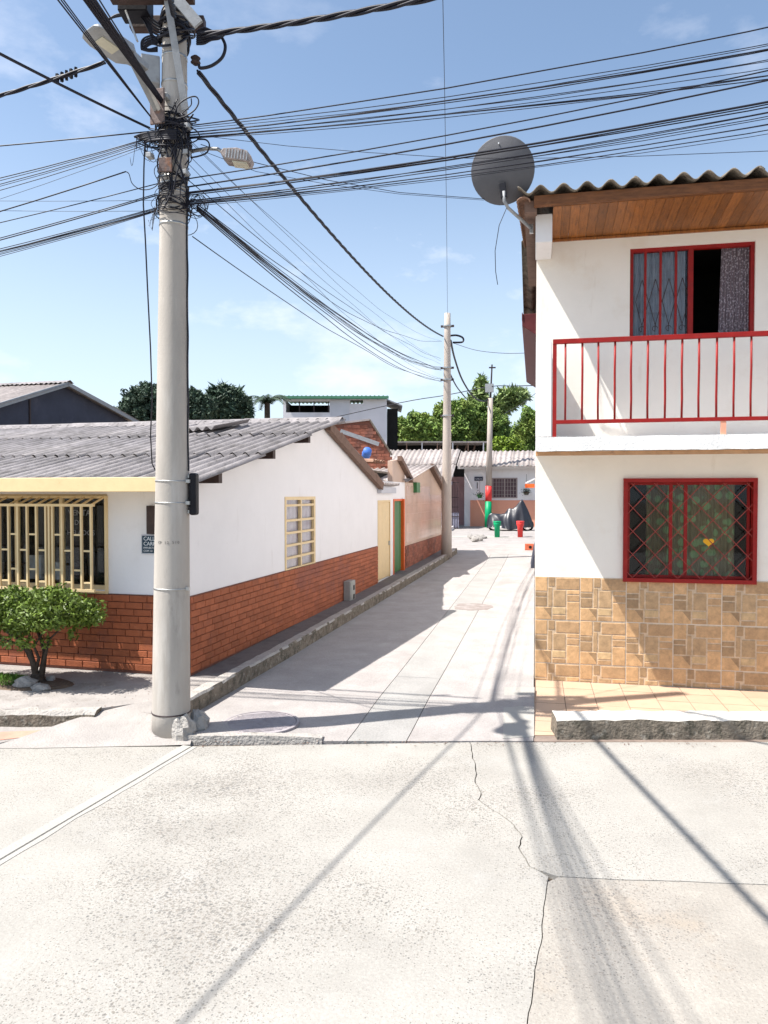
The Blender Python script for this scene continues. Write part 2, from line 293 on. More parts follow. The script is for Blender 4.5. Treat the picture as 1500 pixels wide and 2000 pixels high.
def link(name, me, parent=None, loc=(0, 0, 0), rot=(0, 0, 0), bevel=0):
    o = bpy.data.objects.new(name, me); COL.objects.link(o); o.parent = parent; o.location = loc; o.rotation_euler = rot
    if bevel:
        b = o.modifiers.new('bevel', 'BEVEL'); b.width = bevel; b.segments = 2; b.limit_method = 'ANGLE'
    return o
def tag(o, label, cat, group=None):
    o['label'] = label; o['category'] = cat
    if group: o['group'] = group
    return o
def thing(name, label, cat, loc=(0, 0, 0), rz=0, group=None):
    o = bpy.data.objects.new(name, None); COL.objects.link(o); o.location = loc; o.rotation_euler = (0, 0, rz); return tag(o, label, cat, group)
def struct(o): o['kind'] = 'structure'; return o
def stuff(o): o['kind'] = 'stuff'; return o
def copy_tree(o, parent=None):
    c = o.copy(); COL.objects.link(c); c.parent = parent
    for ch in list(o.children): copy_tree(ch, c)
    return c
def wall_holes(b, x0, x1, z0, z1, y0, y1, holes):
    """wall slab in the xz plane (front y0, back y1) with rectangular openings"""
    xs = sorted({x0, x1, *[h[0] for h in holes], *[h[1] for h in holes]}); zs = sorted({z0, z1, *[h[2] for h in holes], *[h[3] for h in holes]})
    nx, nz_ = len(xs)-1, len(zs)-1
    def solid(i, j):
        if i < 0 or j < 0 or i >= nx or j >= nz_: return False
        cx = (xs[i]+xs[i+1])/2; cz = (zs[j]+zs[j+1])/2
        return not any(h[0] < cx < h[1] and h[2] < cz < h[3] for h in holes)
    for i in range(nx):
        for j in range(nz_):
            if not solid(i, j): continue
            a, c, e, f = xs[i], xs[i+1], zs[j], zs[j+1]
            b.add([(a, y0, e), (c, y0, e), (c, y0, f), (a, y0, f)], [(0, 1, 2, 3)]); b.add([(a, y1, e), (c, y1, e), (c, y1, f), (a, y1, f)], [(3, 2, 1, 0)])
            if not solid(i-1, j): b.add([(a, y0, e), (a, y1, e), (a, y1, f), (a, y0, f)], [(3, 2, 1, 0)])
            if not solid(i+1, j): b.add([(c, y0, e), (c, y1, e), (c, y1, f), (c, y0, f)], [(0, 1, 2, 3)])
            if not solid(i, j-1): b.add([(a, y0, e), (a, y1, e), (c, y1, e), (c, y0, e)], [(0, 1, 2, 3)])
            if not solid(i, j+1): b.add([(a, y0, f), (a, y1, f), (c, y1, f), (c, y0, f)], [(3, 2, 1, 0)])
def sheet_mesh(name, m, width, length, pitch=.177, amp=.026, th=.007, seg=8, lseg=1):
    """corrugated sheet: x across the waves, y up the slope"""
    n = max(4, int(round(width/pitch*seg))); b = MB(); vs = []
    for j in range(lseg+1):
        for i in range(n+1):
            x = width*i/n; z = amp*math.cos(2*math.pi*x/pitch); vs.append((x, length*j/lseg, z))
    top = len(vs); vs += [(x, y, z-th) for (x, y, z) in vs]; fs = []
    for j in range(lseg):
        for i in range(n):
            a = j*(n+1)+i; fs.append((a, a+1, a+n+2, a+n+1)); fs.append((top+a, top+a+n+1, top+a+n+2, top+a+1))
    for i in range(n):
        fs.append((i, top+i, top+i+1, i+1)); a = lseg*(n+1)+i; fs.append((a, a+1, top+a+1, top+a))
    for j in range(lseg):
        a = j*(n+1); fs.append((a, a+n+1, top+a+n+1, top+a)); a = j*(n+1)+n; fs.append((a, top+a, top+a+n+1, a+n+1))
    b.add(vs, fs); return b.mesh(name, m, True)
def brick_mesh(w, d, h, m, name='brick'):
    c = .004; b = MB()   # front faces -y, chamfered
    vs = [(0, 0, 0), (w, 0, 0), (w, 0, h), (0, 0, h), (0, -d+c, 0), (w, -d+c, 0), (w, -d+c, h), (0, -d+c, h), (c, -d, c), (w-c, -d, c), (w-c, -d, h-c), (c, -d, h-c)]
    b.add(vs, [(8, 9, 10, 11), (4, 5, 9, 8), (5, 6, 10, 9), (6, 7, 11, 10), (7, 4, 8, 11), (0, 1, 5, 4), (1, 2, 6, 5), (2, 3, 7, 6), (3, 0, 4, 7)]); return b.mesh(name, m)
def text(body, size, m, parent, loc, rot, name='lettering', ext=.001, bold=.0, align='LEFT'):
    cu = bpy.data.curves.new(name, 'FONT'); cu.body = body; cu.size = size; cu.extrude = ext; cu.offset = bold; cu.align_x = align; cu.resolution_u = 2
    t = bpy.data.objects.new('tmp', cu); COL.objects.link(t); dg = bpy.context.evaluated_depsgraph_get(); me = bpy.data.meshes.new_from_object(t.evaluated_get(dg))
    bpy.data.objects.remove(t); me.name = name; me.materials.clear(); me.materials.append(m)
    return link(name, me, parent, loc, rot)
def rough_sweep(path, prof, jit, seed=1, step=.06):
    """kerb: profile [(across, z)] swept along path points with broken edges; across = to the left of travel"""
    rnd = random.Random(seed); pts = []
    for a, b_ in zip(path[:-1], path[1:]):
        a = Vector(a); b_ = Vector(b_); n = max(1, int((b_-a).length/step)); pts += [a+(b_-a)*(i/n) for i in range(n)]
    pts.append(Vector(path[-1])); vs = []; n = len(prof)
    for i, p in enumerate(pts):
        t = pts[min(i+1, len(pts)-1)]-pts[max(i-1, 0)]; t.z = 0; t.normalize(); s_ = Vector((-t.y, t.x, 0))
        for (a, z) in prof:
            q = p+s_*a+Vector((0, 0, z)); nv = noise.noise_vector(q*5)*jit*1.6+noise.noise_vector(q*19)*jit
            vs.append(q+nv)
    fs = []
    for i in range(len(pts)-1):
        for k in range(n):
            a = i*n+k; b_ = i*n+(k+1) % n; fs.append((a, a+n, b_+n, b_))
    fs.append(tuple(range(n))); fs.append(tuple((len(pts)-1)*n+k for k in range(n))[::-1])
    b = MB(); b.add(vs, fs); return b
def clip(poly, a, n_):   # keep the side where (p-a).n >= 0
    o = []
    for i in range(len(poly)):
        p, q = Vector(poly[i][:2]), Vector(poly[(i+1) % len(poly)][:2]); dp = (p-a).dot(n_); dq = (q-a).dot(n_)
        if dp >= 0: o.append(tuple(p))
        if (dp >= 0) != (dq >= 0): o.append(tuple(p+(q-p)*(dp/(dp-dq))))
    return o
# ================================================================== GROUND
o = MB().add([(-300, -200, -.06), (300, -200, -.06), (300, 500, -.06), (-300, 500, -.06)], [(0, 1, 2, 3)]).build('ground', ground_m); struct(o)
def aZ(Y):          # alley surface height
    P_ = [(6, .035), (9, .045), (16, .12), (22, .2), (28, .36), (34, .56), (38, .62), (80, .62)]
    if Y <= P_[0][0]: return P_[0][1]
    for (a, za), (b, zb) in zip(P_[:-1], P_[1:]):
        if Y <= b: return za+(zb-za)*(Y-a)/(b-a)
    return .62
street = struct(MB().prism([tuple(p[:2]) for p in (cp(-45, 6.42), cp(-3.3, 6.42), cp(-1.3, 6.55), cp(40, 6.55))]+[(45, -14), (-45, -14)], -.055, -.03).build('street', gap_m))
e0 = cp(-40, 6.40); e1 = cp(-3.3, 6.40); e2 = cp(-1.67, 6.5); e3 = g(918, 1450); e4 = cp(30, 6.6)
J0 = g(375, 1458); J1 = g(0, 1680); Jd = (J1-J0).normalized(); J2 = J0+Jd*15
CRK = [g(*p) for p in ((918, 1450), (923, 1478), (931, 1505), (928, 1528), (940, 1548), (936, 1562), (962, 1582), (985, 1596), (1006, 1612), (1021, 1634), (1012, 1656), (1024, 1676), (1034, 1692), (1050, 1700), (1072, 1712))]
LOW = [g(*p) for p in ((1062, 1775), (1058, 1830), (1048, 1880), (1041, 1940), (1030, 2000))]; lowend = LOW[-1]+Vector((-.4, -14, 0))
RJ = [g(*p) for p in ((1072, 1712), (1130, 1714), (1200, 1718), (1290, 1720), (1390, 1724), (1500, 1728))]; rjend = RJ[-1]+(RJ[-1]-RJ[0]).normalized()*25
def dense(pts, amp=.006, step=.05):
    o_ = []
    for a, b in zip(pts[:-1], pts[1:]):
        n = max(1, min(60, int((b-a).length/step)))
        for i in range(n):
            p = a+(b-a)*(i/n); o_.append(p+noise.noise_vector(p*9)*amp+noise.noise_vector(p*31)*amp*.6)
    o_.append(pts[-1]); return o_
CR_ = dense(CRK, .012); LO_ = dense([CRK[-1]]+LOW+[lowend], .006); RJ_ = dense(RJ+[rjend], .004)
def P2(ps, dx=0, dy=0): return [(p.x+dx, p.y+dy) for p in ps]
def ofs(ps, d):
    o_ = []
    for i, p in enumerate(ps):
        t = ps[min(i+1, len(ps)-1)]-ps[max(i-1, 0)]; t.z = 0; t.normalize(); o_.append((p.x-t.y*d, p.y+t.x*d))
    return o_
sA = [(-45, -14)]+P2([J2], -.004)+P2([J0], -.004)+P2([e2], -.25, .0)+P2([e1, e0])
sA = P2([e0, e1])+[(J0.x-.004, J0.y)]+[(J2.x-.004, J2.y)]+[(-45, -14)]
sB = [(J0.x+.006, J0.y), (J2.x+.006, J2.y)]+ofs(LO_, -.0025)[::-1][:-1]+ofs(CR_, -.004)[::-1]
sC = ofs(CR_, .004)[:-1]+ofs(RJ_, .004)[1:]+[(e4.x, e4.y)]
sD = ofs(LO_, .0025)[::-1][:-1]+ofs(RJ_, -.004)[1:]+[(30, -14)]
for pl, m_ in ((sA, street_m), (sB, street_m), (sC, street_m), (sD, street2_m)): MB().prism(pl, -.05, 0).build('slab', m_, street)
for sgn, wd in ((-1, .05), (1, .09)):      # pale mortar bands beside the joint
    nrm = Vector((-Jd.y, Jd.x, 0))*sgn*-1
    a0 = [J0+nrm*.008+Jd*(t*.1) for t in range(0, 140)]; b0 = [J0+nrm*(wd+.02*noise.noise(Vector((t*.3, sgn, 0))))+Jd*(t*.1) for t in range(0, 140)]
    MB().prism(P2(a0)+P2(b0[::-1]), .0, .0035).build('mortar_band', mortar_m, street)
# --- alley
alley = struct(bpy.data.objects.new('alley', None)); COL.objects.link(alley)
def strip(u, v):  return u
ALX = {}
def lineX(p, q):    # x as a function of Y through two ground points
    return lambda Y: p.x+(q.x-p.x)*(Y-p.y)/(q.y-p.y)
KO = lambda Y: (lf(.56, 0)+(lf(.56, 1)-lf(.56, 0))*((Y-lf(.56, 0).y)/(lf(.56, 1)-lf(.56, 0)).y)).x
a1 = lineX(g(692, 1430), g(906, 1155, .1)); a2 = lineX(g(805, 1428), g(915, 1226, .08))
a2b = lambda Y: min(a2(Y), a1(Y)+.75) if Y > 9 else a2(Y)
a3 = lambda Y: -.62+.0*Y; a4 = lambda Y: -.001
ecut_a = Vector(cp(0, 6.56)[:2]); ecut_n = Vector(CF[:2])
cols_ = [(KO, a1, [5.2, 11.4, 17.5, 24.2], alley_m), (a1, a2b, [5.2, 8.6, 14.2, 19.5, 24.2], alley2_m), (a2b, a4, [5.2, 12.8, 18.6, 24.2], alley_m)]
gp = .004
def edgeY(x): return (6.56-(-math.sin(YAW))*x)/math.cos(YAW)
def alZ(x, y):
    e = (Vector((x, y)).dot(ecut_n)-6.56); xc = Vector((x, y)).dot(Vector(CR[:2])); k = max(0, min(1, (xc+1.3)/.7)); zl = .045*(1-k)+.003*k
    f_ = max(0, min(1, e/1.4)); f_ = f_*f_*(3-2*f_); return zl+(aZ(y)-zl)*f_ if y < 9 else aZ(y)
for ca, cb, ys, m_ in cols_:
    for y0, y1 in zip(ys[:-1], ys[1:]):
        nv = max(3, int((y1-max(y0, 6))/.35)); nu = 8; vs = []
        for j in range(nv+1):
            for i in range(nu+1):
                if y0 < 6:
                    xa, xb = ca(6.6)+gp, cb(6.6)-gp; x0_ = xa+(xb-xa)*i/nu; yb = edgeY(x0_)
                else: yb = y0+gp
                y = yb+(y1-gp-yb)*j/nv; xa, xb = ca(y)+gp, cb(y)-gp; x = xa+(xb-xa)*i/nu
                vs.append((x, y, alZ(x, y)+noise.noise(Vector((x*1.5, y*1.5, 3)))*.003))
        nq = len(vs); W_ = nu+1; fs = [(j*W_+i, j*W_+i+1, (j+1)*W_+i+1, (j+1)*W_+i) for j in range(nv) for i in range(nu)]
        ring = list(range(nu))+[j*W_+nu for j in range(nv)]+[nv*W_+i for i in range(nu, 0, -1)]+[j*W_ for j in range(nv, 0, -1)]
        vs += [(vs[k][0], vs[k][1], vs[k][2]-.06) for k in ring]; R_ = len(ring)
        fs += [(ring[k], nq+k, nq+(k+1) % R_, ring[(k+1) % R_]) for k in range(R_)]
        MB().add(vs, fs).build('slab', m_, alley)
MB().prism(P2([g(985, 1345, .03), g(1044, 1345, .03), g(1043, 1438, .01), g(982, 1442, .01)]), lambda x, y: alZ(x, y)-.02, lambda x, y: alZ(x, y)+.006).build('pale_patch', mortar_m, alley)
b = MB()            # packed bed beneath the slabs, seen only in the joints
for y in range(6, 24): b.add([(-5.5, y+.6, aZ(y+.6)-.045), (.0, y+.6, aZ(y+.6)-.045), (.0, y+1.6, aZ(y+1.6)-.045), (-5.5, y+1.6, aZ(y+1.6)-.045)], [(0, 1, 2, 3)])
b.build('joint_bed', gap_m, alley)
b = MB(); ys = [24.2, 25.5, 27, 28.5, 30, 32, 34, 36, 38, 60]
for y0, y1 in zip(ys[:-1], ys[1:]):
    b.add([(-9 if y0 > 24.5 else KO(y0)-.6, y0+.01, aZ(y0)), (.0 if y0 < 24.5 else 2.5, y0+.01, aZ(y0)), (.0 if y0 < 24.5 else 2.5, y1, aZ(y1)), (-9 if y0 > 24.5 else KO(y1)-.6, y1, aZ(y1))], [(0, 1, 2, 3)])
struct(b.build('courtyard_pavement', alley_m))
struct(MB().prism([(-3.4+.0, 30.2), (-.9, 30.2), (-.5, 36.6), (-2.6, 36.6)], lambda x, y: aZ(y)-.02, lambda x, y: aZ(y)+.006).build('pale_path', mortar_m))
# stain left by an old spill
bl = [(g(925, 1185, .1).x+.36*math.cos(a)*(1+.35*noise.noise(Vector((math.cos(a)*2, math.sin(a)*2, 5)))), g(925, 1185, .1).y+.42*math.sin(a)*(1+.35*noise.noise(Vector((math.cos(a)*2, math.sin(a)*2, 9))))) for a in [i*math.pi/20 for i in range(40)]]
stain_m = mat('old_spill', (.235, .20, .185), .9, .15, 7, .3, 50, stain=((.31, .285, .27), 5, .5, .9))
MB().prism(bl, lambda x, y: aZ(y)-.01, lambda x, y: aZ(y)+.0035).build('spill_stain', stain_m, alley)
# --- left kerb along the alley and the narrow walk beside the houses
wk = struct(MB().box(.0, .44, 0, 16.9, .0, .0).build('tmp', dwalk_m)); bpy.data.objects.remove(wk)
b = MB()
for i in range(17):
    za, zb = aZ(lf(0, i).y)+.112, aZ(lf(0, i+1).y)+.112
    p = [lf(-.05, i), lf(.44, i), lf(.44, i+1), lf(-.05, i+1)]
    b.add([(p[0].x, p[0].y, za), (p[1].x, p[1].y, za), (p[2].x, p[2].y, zb), (p[3].x, p[3].y, zb)], [(0, 1, 2, 3)])
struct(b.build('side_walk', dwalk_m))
kp = [lf(.40, y, aZ(lf(0, y).y)) for y in (-1.35, -.5, 0, 2, 4, 6, 8, 10, 12, 14, 16.6)]
kb = rough_sweep(kp, [(0, -.1), (-.165, -.1), (-.165, .145), (-.15, .17), (-.02, .165), (0, .15)], .006, 3, .1)
kerb = struct(kb.build('alley_kerb', kerb_m))
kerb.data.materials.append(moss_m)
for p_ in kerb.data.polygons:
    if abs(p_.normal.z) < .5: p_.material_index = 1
# --- sidewalk in front of the left house
SW = .15
poly = [cp(-18, 7.06), cp(-2.76, 7.04), cp(-2.45, 7.22), lf(.22, -1.34), lf(.40, -1.36), lf(.43, .06), lf(-14, .06)]
sw = struct(MB().prism(P2(poly), 0, SW).build('sidewalk', walk_m))
jn = [lf(-.32, -1.1), lf(-.12, .02)]
kp = [cp(-18, 7.0), cp(-6, 7.0), cp(-3.2, 7.0), cp(-2.72, 7.0)]
kb = rough_sweep([p+Vector((0, 0, .0)) for p in kp], [(.06, -.02), (.07, SW+.004), (-.04, SW+.004), (-.075, SW-.03), (-.08, -.02)], .012, 5)
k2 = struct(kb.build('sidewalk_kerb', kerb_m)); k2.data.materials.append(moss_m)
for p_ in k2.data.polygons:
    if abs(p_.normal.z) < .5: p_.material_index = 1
# dropped corner, ramp down to the street around the pole
b = MB(); rp_ = [cp(-2.72, 7.05), cp(-2.45, 7.22), lf(.22, -1.34), lf(.42, -1.35), cp(-1.74, 6.78), cp(-1.70, 6.46), cp(-2.3, 6.415), cp(-3.0, 6.37), cp(-3.45, 6.37)]
rz_ = [.12, SW-.001, SW-.001, SW-.01, .05, .004, .004, .004, .004]; nr = len(rp_)
nv_ = 14; gv = []; tp_ = [(rp_[0], .12), (rp_[1], SW-.001), (rp_[2], SW-.001), (rp_[3], SW-.008), (rp_[4], .06)]; bt_ = [(rp_[8], .004), (rp_[7], .004), (rp_[6], .004), (cp(-2.0, 6.43), .004), (rp_[5], .004)]
def lerpl(Ls, u):
    s_ = u*(len(Ls)-1); k = min(int(s_), len(Ls)-2); f_ = s_-k; return Ls[k][0].lerp(Ls[k+1][0], f_), Ls[k][1]+(Ls[k+1][1]-Ls[k][1])*f_
for j in range(nv_+1):
    for i in range(25):
        p, z0 = lerpl(tp_, i/24); q, z1 = lerpl(bt_, i/24); t = j/nv_; r_ = p.lerp(q, t); e_ = t*t*(3-2*t); gv.append((r_.x, r_.y, z0+(z1-z0)*(.5*t+.5*e_)+noise.noise(Vector((r_.x*4, r_.y*4, 0)))*.006*min(1, 4*t*(1-t)+.2)))
b.add(gv, [(j*25+i, (j+1)*25+i, (j+1)*25+i+1, j*25+i+1) for j in range(nv_) for i in range(24)])
struct(b.build('corner_ramp', walk_m))
b = MB().prism(P2([cp(-18, 6.41), cp(-3.45, 6.41), cp(-2.74, 7.04), cp(-18, 7.04)]), -.05, .014)
struct(b.build('gutter_apron', walk_m))
redpatch_m = mat('red_patch_concrete', (.52, .27, .2), .9, .15, 5, .3)
struct(MB().prism(P2([g(-60, 1432, .02), g(-20, 1447, .02), g(60, 1438, .02), g(95, 1425, .02)]), .0, .019).build('red_paving_patch', redpatch_m))
# broken lip of the alley slab
lip = rough_sweep([cp(-1.75, 6.54, 0), cp(-1.1, 6.55, 0), cp(-.55, 6.56, -.02)], [(.1, -.03), (.1, .05), (.0, .055), (-.012, -.03)], .005, 8, .05)
struct(lip.build('slab_lip', kerb_m))
# planted pit round the shrub
GR = lf(-1.55, -.72, SW)
pit = struct(MB().lathe([(.5, -.02), (.42, .02), (.0, .03)], 20, Matrix.Translation(GR) @ Matrix.Diagonal((1.2, .6, 1, 1))).build('planting_pit_soil', soil_m))
b = MB(); rg = random.Random(4)
for i in range(5200):
    r_ = math.sqrt(rg.random())*.5; a = rg.random()*6.283; p = lf(-2.05+r_*math.cos(a)*1.25, -.72+r_*math.sin(a)*.5, SW+.0)
    h = rg.uniform(.03, .085)*(1.1-r_); t = rg.random()*6.28; wv = Vector((math.cos(t), math.sin(t), 0))*rg.uniform(.003, .007); ln = Vector((rg.uniform(-1, 1), rg.uniform(-1, 1), 0))*.03
    b.add([p-wv, p+wv, p+wv*.6+ln*.6+Vector((0, 0, h*.7)), p+ln+Vector((0, 0, h))], [(0, 1, 2), (0, 2, 3)])
stuff(b.build('grass', grass_m)); COL.objects[-1]; _g = [o_ for o_ in COL.objects if o_.name == 'grass'][0]; tag(_g, 'bright green tuft of grass left of the clipped shrub', 'grass')
def rock(name, p, s_, label, seed):
    b = MB(); vs = []; n = 12
    for i in range(9):
        for k in range(n):
            th = math.pi*i/8; ph = 2*math.pi*k/n; v = Vector((math.sin(th)*math.cos(ph), math.sin(th)*math.sin(ph), math.cos(th)))
            v *= 1+.34*noise.noise(v*1.4+Vector((seed, 0, 0)))+.22*noise.noise(v*3.3+Vector((seed, 2, 0))); vs.append(p+Vector((v.x*s_[0], v.y*s_[1], v.z*s_[2])))
    b.add(vs, [(i*n+k, (i+1)*n+k, (i+1)*n+(k+1) % n, i*n+(k+1) % n) for i in range(8) for k in range(n)]); o_ = b.build(name, rock_m)
    if label: tag(o_, label, 'rock')
    return o_
rock('rock', g(48, 1342, SW)+Vector((0, 0, .03)), (.13, .09, .08), 'dark round stone at the foot of the shrub, left one', 1)
rock('rock', g(80, 1347, SW)+Vector((0, 0, .02)), (.11, .07, .05), 'flat pale stone just below the shrub trunk', 2)
rock('rock', g(98, 1332, SW)+Vector((0, 0, .02)), (.06, .05, .05), 'small pale stone right of the shrub trunk', 3)
# ================================================================== RIGHT PAVEMENT
pav = struct(MB().prism([(.0, 6.7), (8, 8.2), (8, 8.93), (0, 8.93)], -.05, -.004).build('tiled_pavement', grout_m))
ts = .322; rr = 0
kA = Vector(cp(0, 6.72)[:2]); kN = Vector(CF[:2])
for i in range(24):
    for j in range(8):
        x0 = i*ts+.004; y1 = 8.915-j*ts-.004; y0 = y1-ts+.008
        q = clip([(x0, y0), (x0+ts-.008, y0), (x0+ts-.008, y1), (x0, y1)], kA, kN)
        if len(q) > 2 and i < 24: MB().prism(q, -.003, .004+random.uniform(-.0012, .0012)).build('tile', floor_m, pav)
kp = [cp(1.56, 6.62), cp(3.2, 6.62), cp(9, 6.62)]
kb = rough_sweep([Vector(p) for p in kp], [(.27, -.03), (.27, .16), (.24, .185), (.03, .185), (.0, .165), (-.008, -.03)], .008, 11, .05)
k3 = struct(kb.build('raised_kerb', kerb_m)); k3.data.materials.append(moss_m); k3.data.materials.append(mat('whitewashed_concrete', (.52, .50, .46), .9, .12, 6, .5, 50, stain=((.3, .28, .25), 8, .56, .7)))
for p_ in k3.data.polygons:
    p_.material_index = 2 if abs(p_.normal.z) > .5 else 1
# ================================================================== LEFT WHITE HOUSE
lh = thing('white_house', 'single storey white house on the corner with brick base and grey corrugated roof', 'house', tuple(lf(0, 0, SW)), LROT)
WL = 8.35; WH = 2.17; RY = 4.65; RZ = 3.2   # local z starts at the sidewalk
GX0, GX1, GZ0, GZ1 = -4.6, -1.03, .94, 2.05
b = MB(); wall_holes(b, -12, -.0, 0, WH, 0, .16, [(GX0, GX1, GZ0, GZ1)]); b.build('front_wall', white_m, lh)
# gable wall towards the alley (x = 0 plane), window opening
wy0, wy1 = 3.30, 4.30
def on_side(px, py):      # local (y,z) where the ray meets the side wall
    o_ = LMI @ Vector((0, 0, H)); d_ = (LMI.to_3x3() @ ray(px, py)); t = -o_.x/d_.x; q = o_+d_*t; return q.y, q.z-SW
wy0 = on_side(556, 1040)[0]; wy1 = on_side(615, 1040)[0]; wz1 = on_side(585, 970)[1]; wz0 = on_side(585, 1111)[1]
b = MB()
def gable_z(y): return WH+(RZ-WH)*(y/RY) if y < RY else WH+.03+(RZ-WH-.03)*((WL-y)/(WL-RY))
# lower rectangle with window hole, built in a turned frame then mapped
t_ = MB(); wall_holes(t_, .16, WL, 0, WH, 0, .15, [(wy0, wy1, wz0, wz1)])
b.add([(-v[1], v[0], v[2]) for v in t_.v], t_.f)
b.plate([(.16, WH), (WL, WH), (WL, WH+.03), (RY, RZ)], -.15, 0)
b.build('gable_wall', white_m, lh)
MB().box(-12, -.15, WL-.15, WL, 0, WH).build('rear_wall', white_m, lh)
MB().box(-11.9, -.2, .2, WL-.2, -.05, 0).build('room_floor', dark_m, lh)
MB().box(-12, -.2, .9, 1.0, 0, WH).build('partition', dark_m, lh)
# --- bricks of the base: front then gable side
BW, BH = .226, .0785; bm = brick_mesh(BW-.008, .028, BH-.008, brick_m)
bmh = brick_mesh(BW/2-.008, .028, BH-.008, brick_m)
rows = 11; BZ = .9
far_f = MB(); far_s = MB(); nb = 0
for r_ in range(rows):
    z = .035+r_*BH; off = [0, .5, .25, .75][r_ % 4]*BW
    k = 0; x = -BW+off-BW*.0
    xs = []
    x = 0-off
    if off > .02: xs.append((-off+.004+.0, off-.008))
    while x > -11.9:
        x -= BW; xs.append((x+.004, BW-.008))
    for (x0, wd) in xs:
        if x0 > -2.75:
            me = bm if abs(wd-(BW-.008)) < .001 else brick_mesh(wd, .028, BH-.008, brick_m)
            link('brick', me, lh, (x0, -.001, z), (random.uniform(-.004, .004), 0, 0)); nb += 1
        else: far_f.box(x0, x0+wd, -.028, 0, z, z+BH-.008)
    y = off
    ys = ([(.004, off-.008)] if off > .02 else [])
    while y < WL-BW: ys.append((y+.004, BW-.008)); y += BW
    if WL-y > .03: ys.append((y+.004, WL-y-.008))
    for (y0, wd) in ys:
        if y0 < 3.1 and wd > .05:
            me = bm if abs(wd-(BW-.008)) < .001 else brick_mesh(wd, .028, BH-.008, brick_m)
            link('brick', me, lh, (.001, y0, z), (0, random.uniform(-.004, .004), R(90))); nb += 1
        else: far_s.box(0, .028, y0, y0+wd, z, z+BH-.008)
b = MB(); b.v = far_f.v+far_s.v; b.f = far_f.f+[tuple(i+len(far_f.v) for i in f) for f in far_s.f]; b.tone = [None]*len(b.f)
stuff(b.build('brick_base_further_along', brick_flat_m, lh))
MB().box(-12, .012, -.012, 0, 0, BZ+.003).build('mortar_front', joint_m, lh); MB().box(0, .012, 0, WL, 0, BZ+.003).build('mortar_side', joint_m, lh)
# --- roof: individual corrugated sheets
sl = math.atan2(RZ-WH, RY); slb = math.atan2(RZ-WH-.03, WL-RY)
OV = .5; EZ = WH+.10-OV*math.tan(sl)
LENF = (RY+OV)/math.cos(sl); LENB = (WL-RY+.12)/math.cos(slb)
SHW = .875; rowsF = 3; shl = LENF/rowsF+.14
me_s = sheet_mesh('sheet', fiber_m, SHW+.06, shl, .177, .035, .008, 8)
for ci in range(15):
    for ri in range(rowsF):
        x0 = .30-(ci+1)*SHW; s0 = ri*LENF/rowsF
        jx = random.uniform(-.012, .012); jy = random.uniform(-.02, .02)
        link('sheet', me_s, lh, (x0+jx, -OV+(s0+jy)*math.cos(sl), EZ+(s0+jy)*math.sin(sl)+.012+ri*.006+ci % 2*.004), (sl-.009+random.uniform(-.003, .003), 0, random.uniform(-.008, .008)))
me_b = sheet_mesh('sheet', fiber_m, SHW+.06, LENB/2+.12, .177, .03, .008, 8)
for ci in range(15):
    for ri in range(2):
        x1 = .13-ci*SHW; s0 = ri*LENB/2
        link('sheet', me_b, lh, (x1, WL+.12-s0*math.cos(slb), WH+.13-.12*math.tan(slb)+s0*math.sin(slb)+ri*.008), (slb-.009, 0, math.pi))
# lifted sheet with a dark gap near the ridge
cap = MB(); n_ = 8
cm = MB()
for s_ in (-1, 1):
    pass
def capmesh(wd):
    b = MB(); vs = []; prof = [(-.20, -.055), (-.1, .0), (-.035, .035), (0, .045), (.035, .035), (.1, .0), (.20, -.055)]; seg = 20
    for i in range(seg+1):
        x = wd*i/seg; k = .02*math.cos(2*math.pi*x/.177)
        for (y, z) in prof: vs.append((x, y, z+k*(abs(y)*5)))
    n = len(prof); b.add(vs, [(i*n+k, (i+1)*n+k, (i+1)*n+k+1, i*n+k+1) for i in range(seg) for k in range(n-1)]); return b.mesh('ridge_cap', fiber_m, True)
cme = capmesh(SHW+.05)
for ci in range(15): link('ridge_cap', cme, lh, (.31-(ci+1)*SHW, RY, RZ+.135+ci % 2*.006), (0, random.uniform(-.01, .01), 0))
lf_sheet = sheet_mesh('loose_sheet', fiber_m, .7, .95, .177, .03, .008, 8); link('loose_sheet', lf_sheet, lh, (-1.9, 3.2, gable_z(3.2)+.19), (sl-.02, -.03, R(-12)))
# purlins poking out beyond the gable
for y in (.25, 1.85, 3.25): MB().box(-11, .25, y, y+.09, gable_z(y)-.05, gable_z(y)+.07).build('purlin', brown_m, lh, bevel=.004)
for y in (5.4, 6.8, 8.0): MB().box(-11, -.2, y, y+.09, gable_z(y)-.07, gable_z(y)+.05).build('purlin', brown_m, lh)
# weathered edge boards of the rear slope
nn = 6
for i in range(nn):
    y0 = RY+.05+(WL-.02-RY)*i/nn; y1 = y0+(WL-.02-RY)/nn+.03; z0 = RZ-.0-(y0-RY)*math.tan(slb); z1 = RZ-(y1-RY)*math.tan(slb)
    MB().add([(.03, y0, z0-.03), (.13, y0, z0-.03), (.13, y1, z1-.04), (.03, y1, z1-.04), (.03, y0, z0+.13+i%2*.012), (.14+i%2*.01, y0, z0+.13+i%2*.012), (.14+i%2*.01, y1, z1+.11), (.03, y1, z1+.11)], [(0, 3, 2, 1), (4, 5, 6, 7), (0, 1, 5, 4), (2, 3, 7, 6), (1, 2, 6, 5), (3, 0, 4, 7)]).build('edge_board', oldwood_m, lh, bevel=.004)
# yellow fascia
MB().box(-11.9, .12, -OV-.05, -OV+.0, EZ-.085, EZ+.07).build('fascia', yellow_m, lh, bevel=.006)
MB().box(-11.9, .10, -OV+.045, -.002, EZ-.075, EZ-.055).build('soffit', yellow_m, lh)
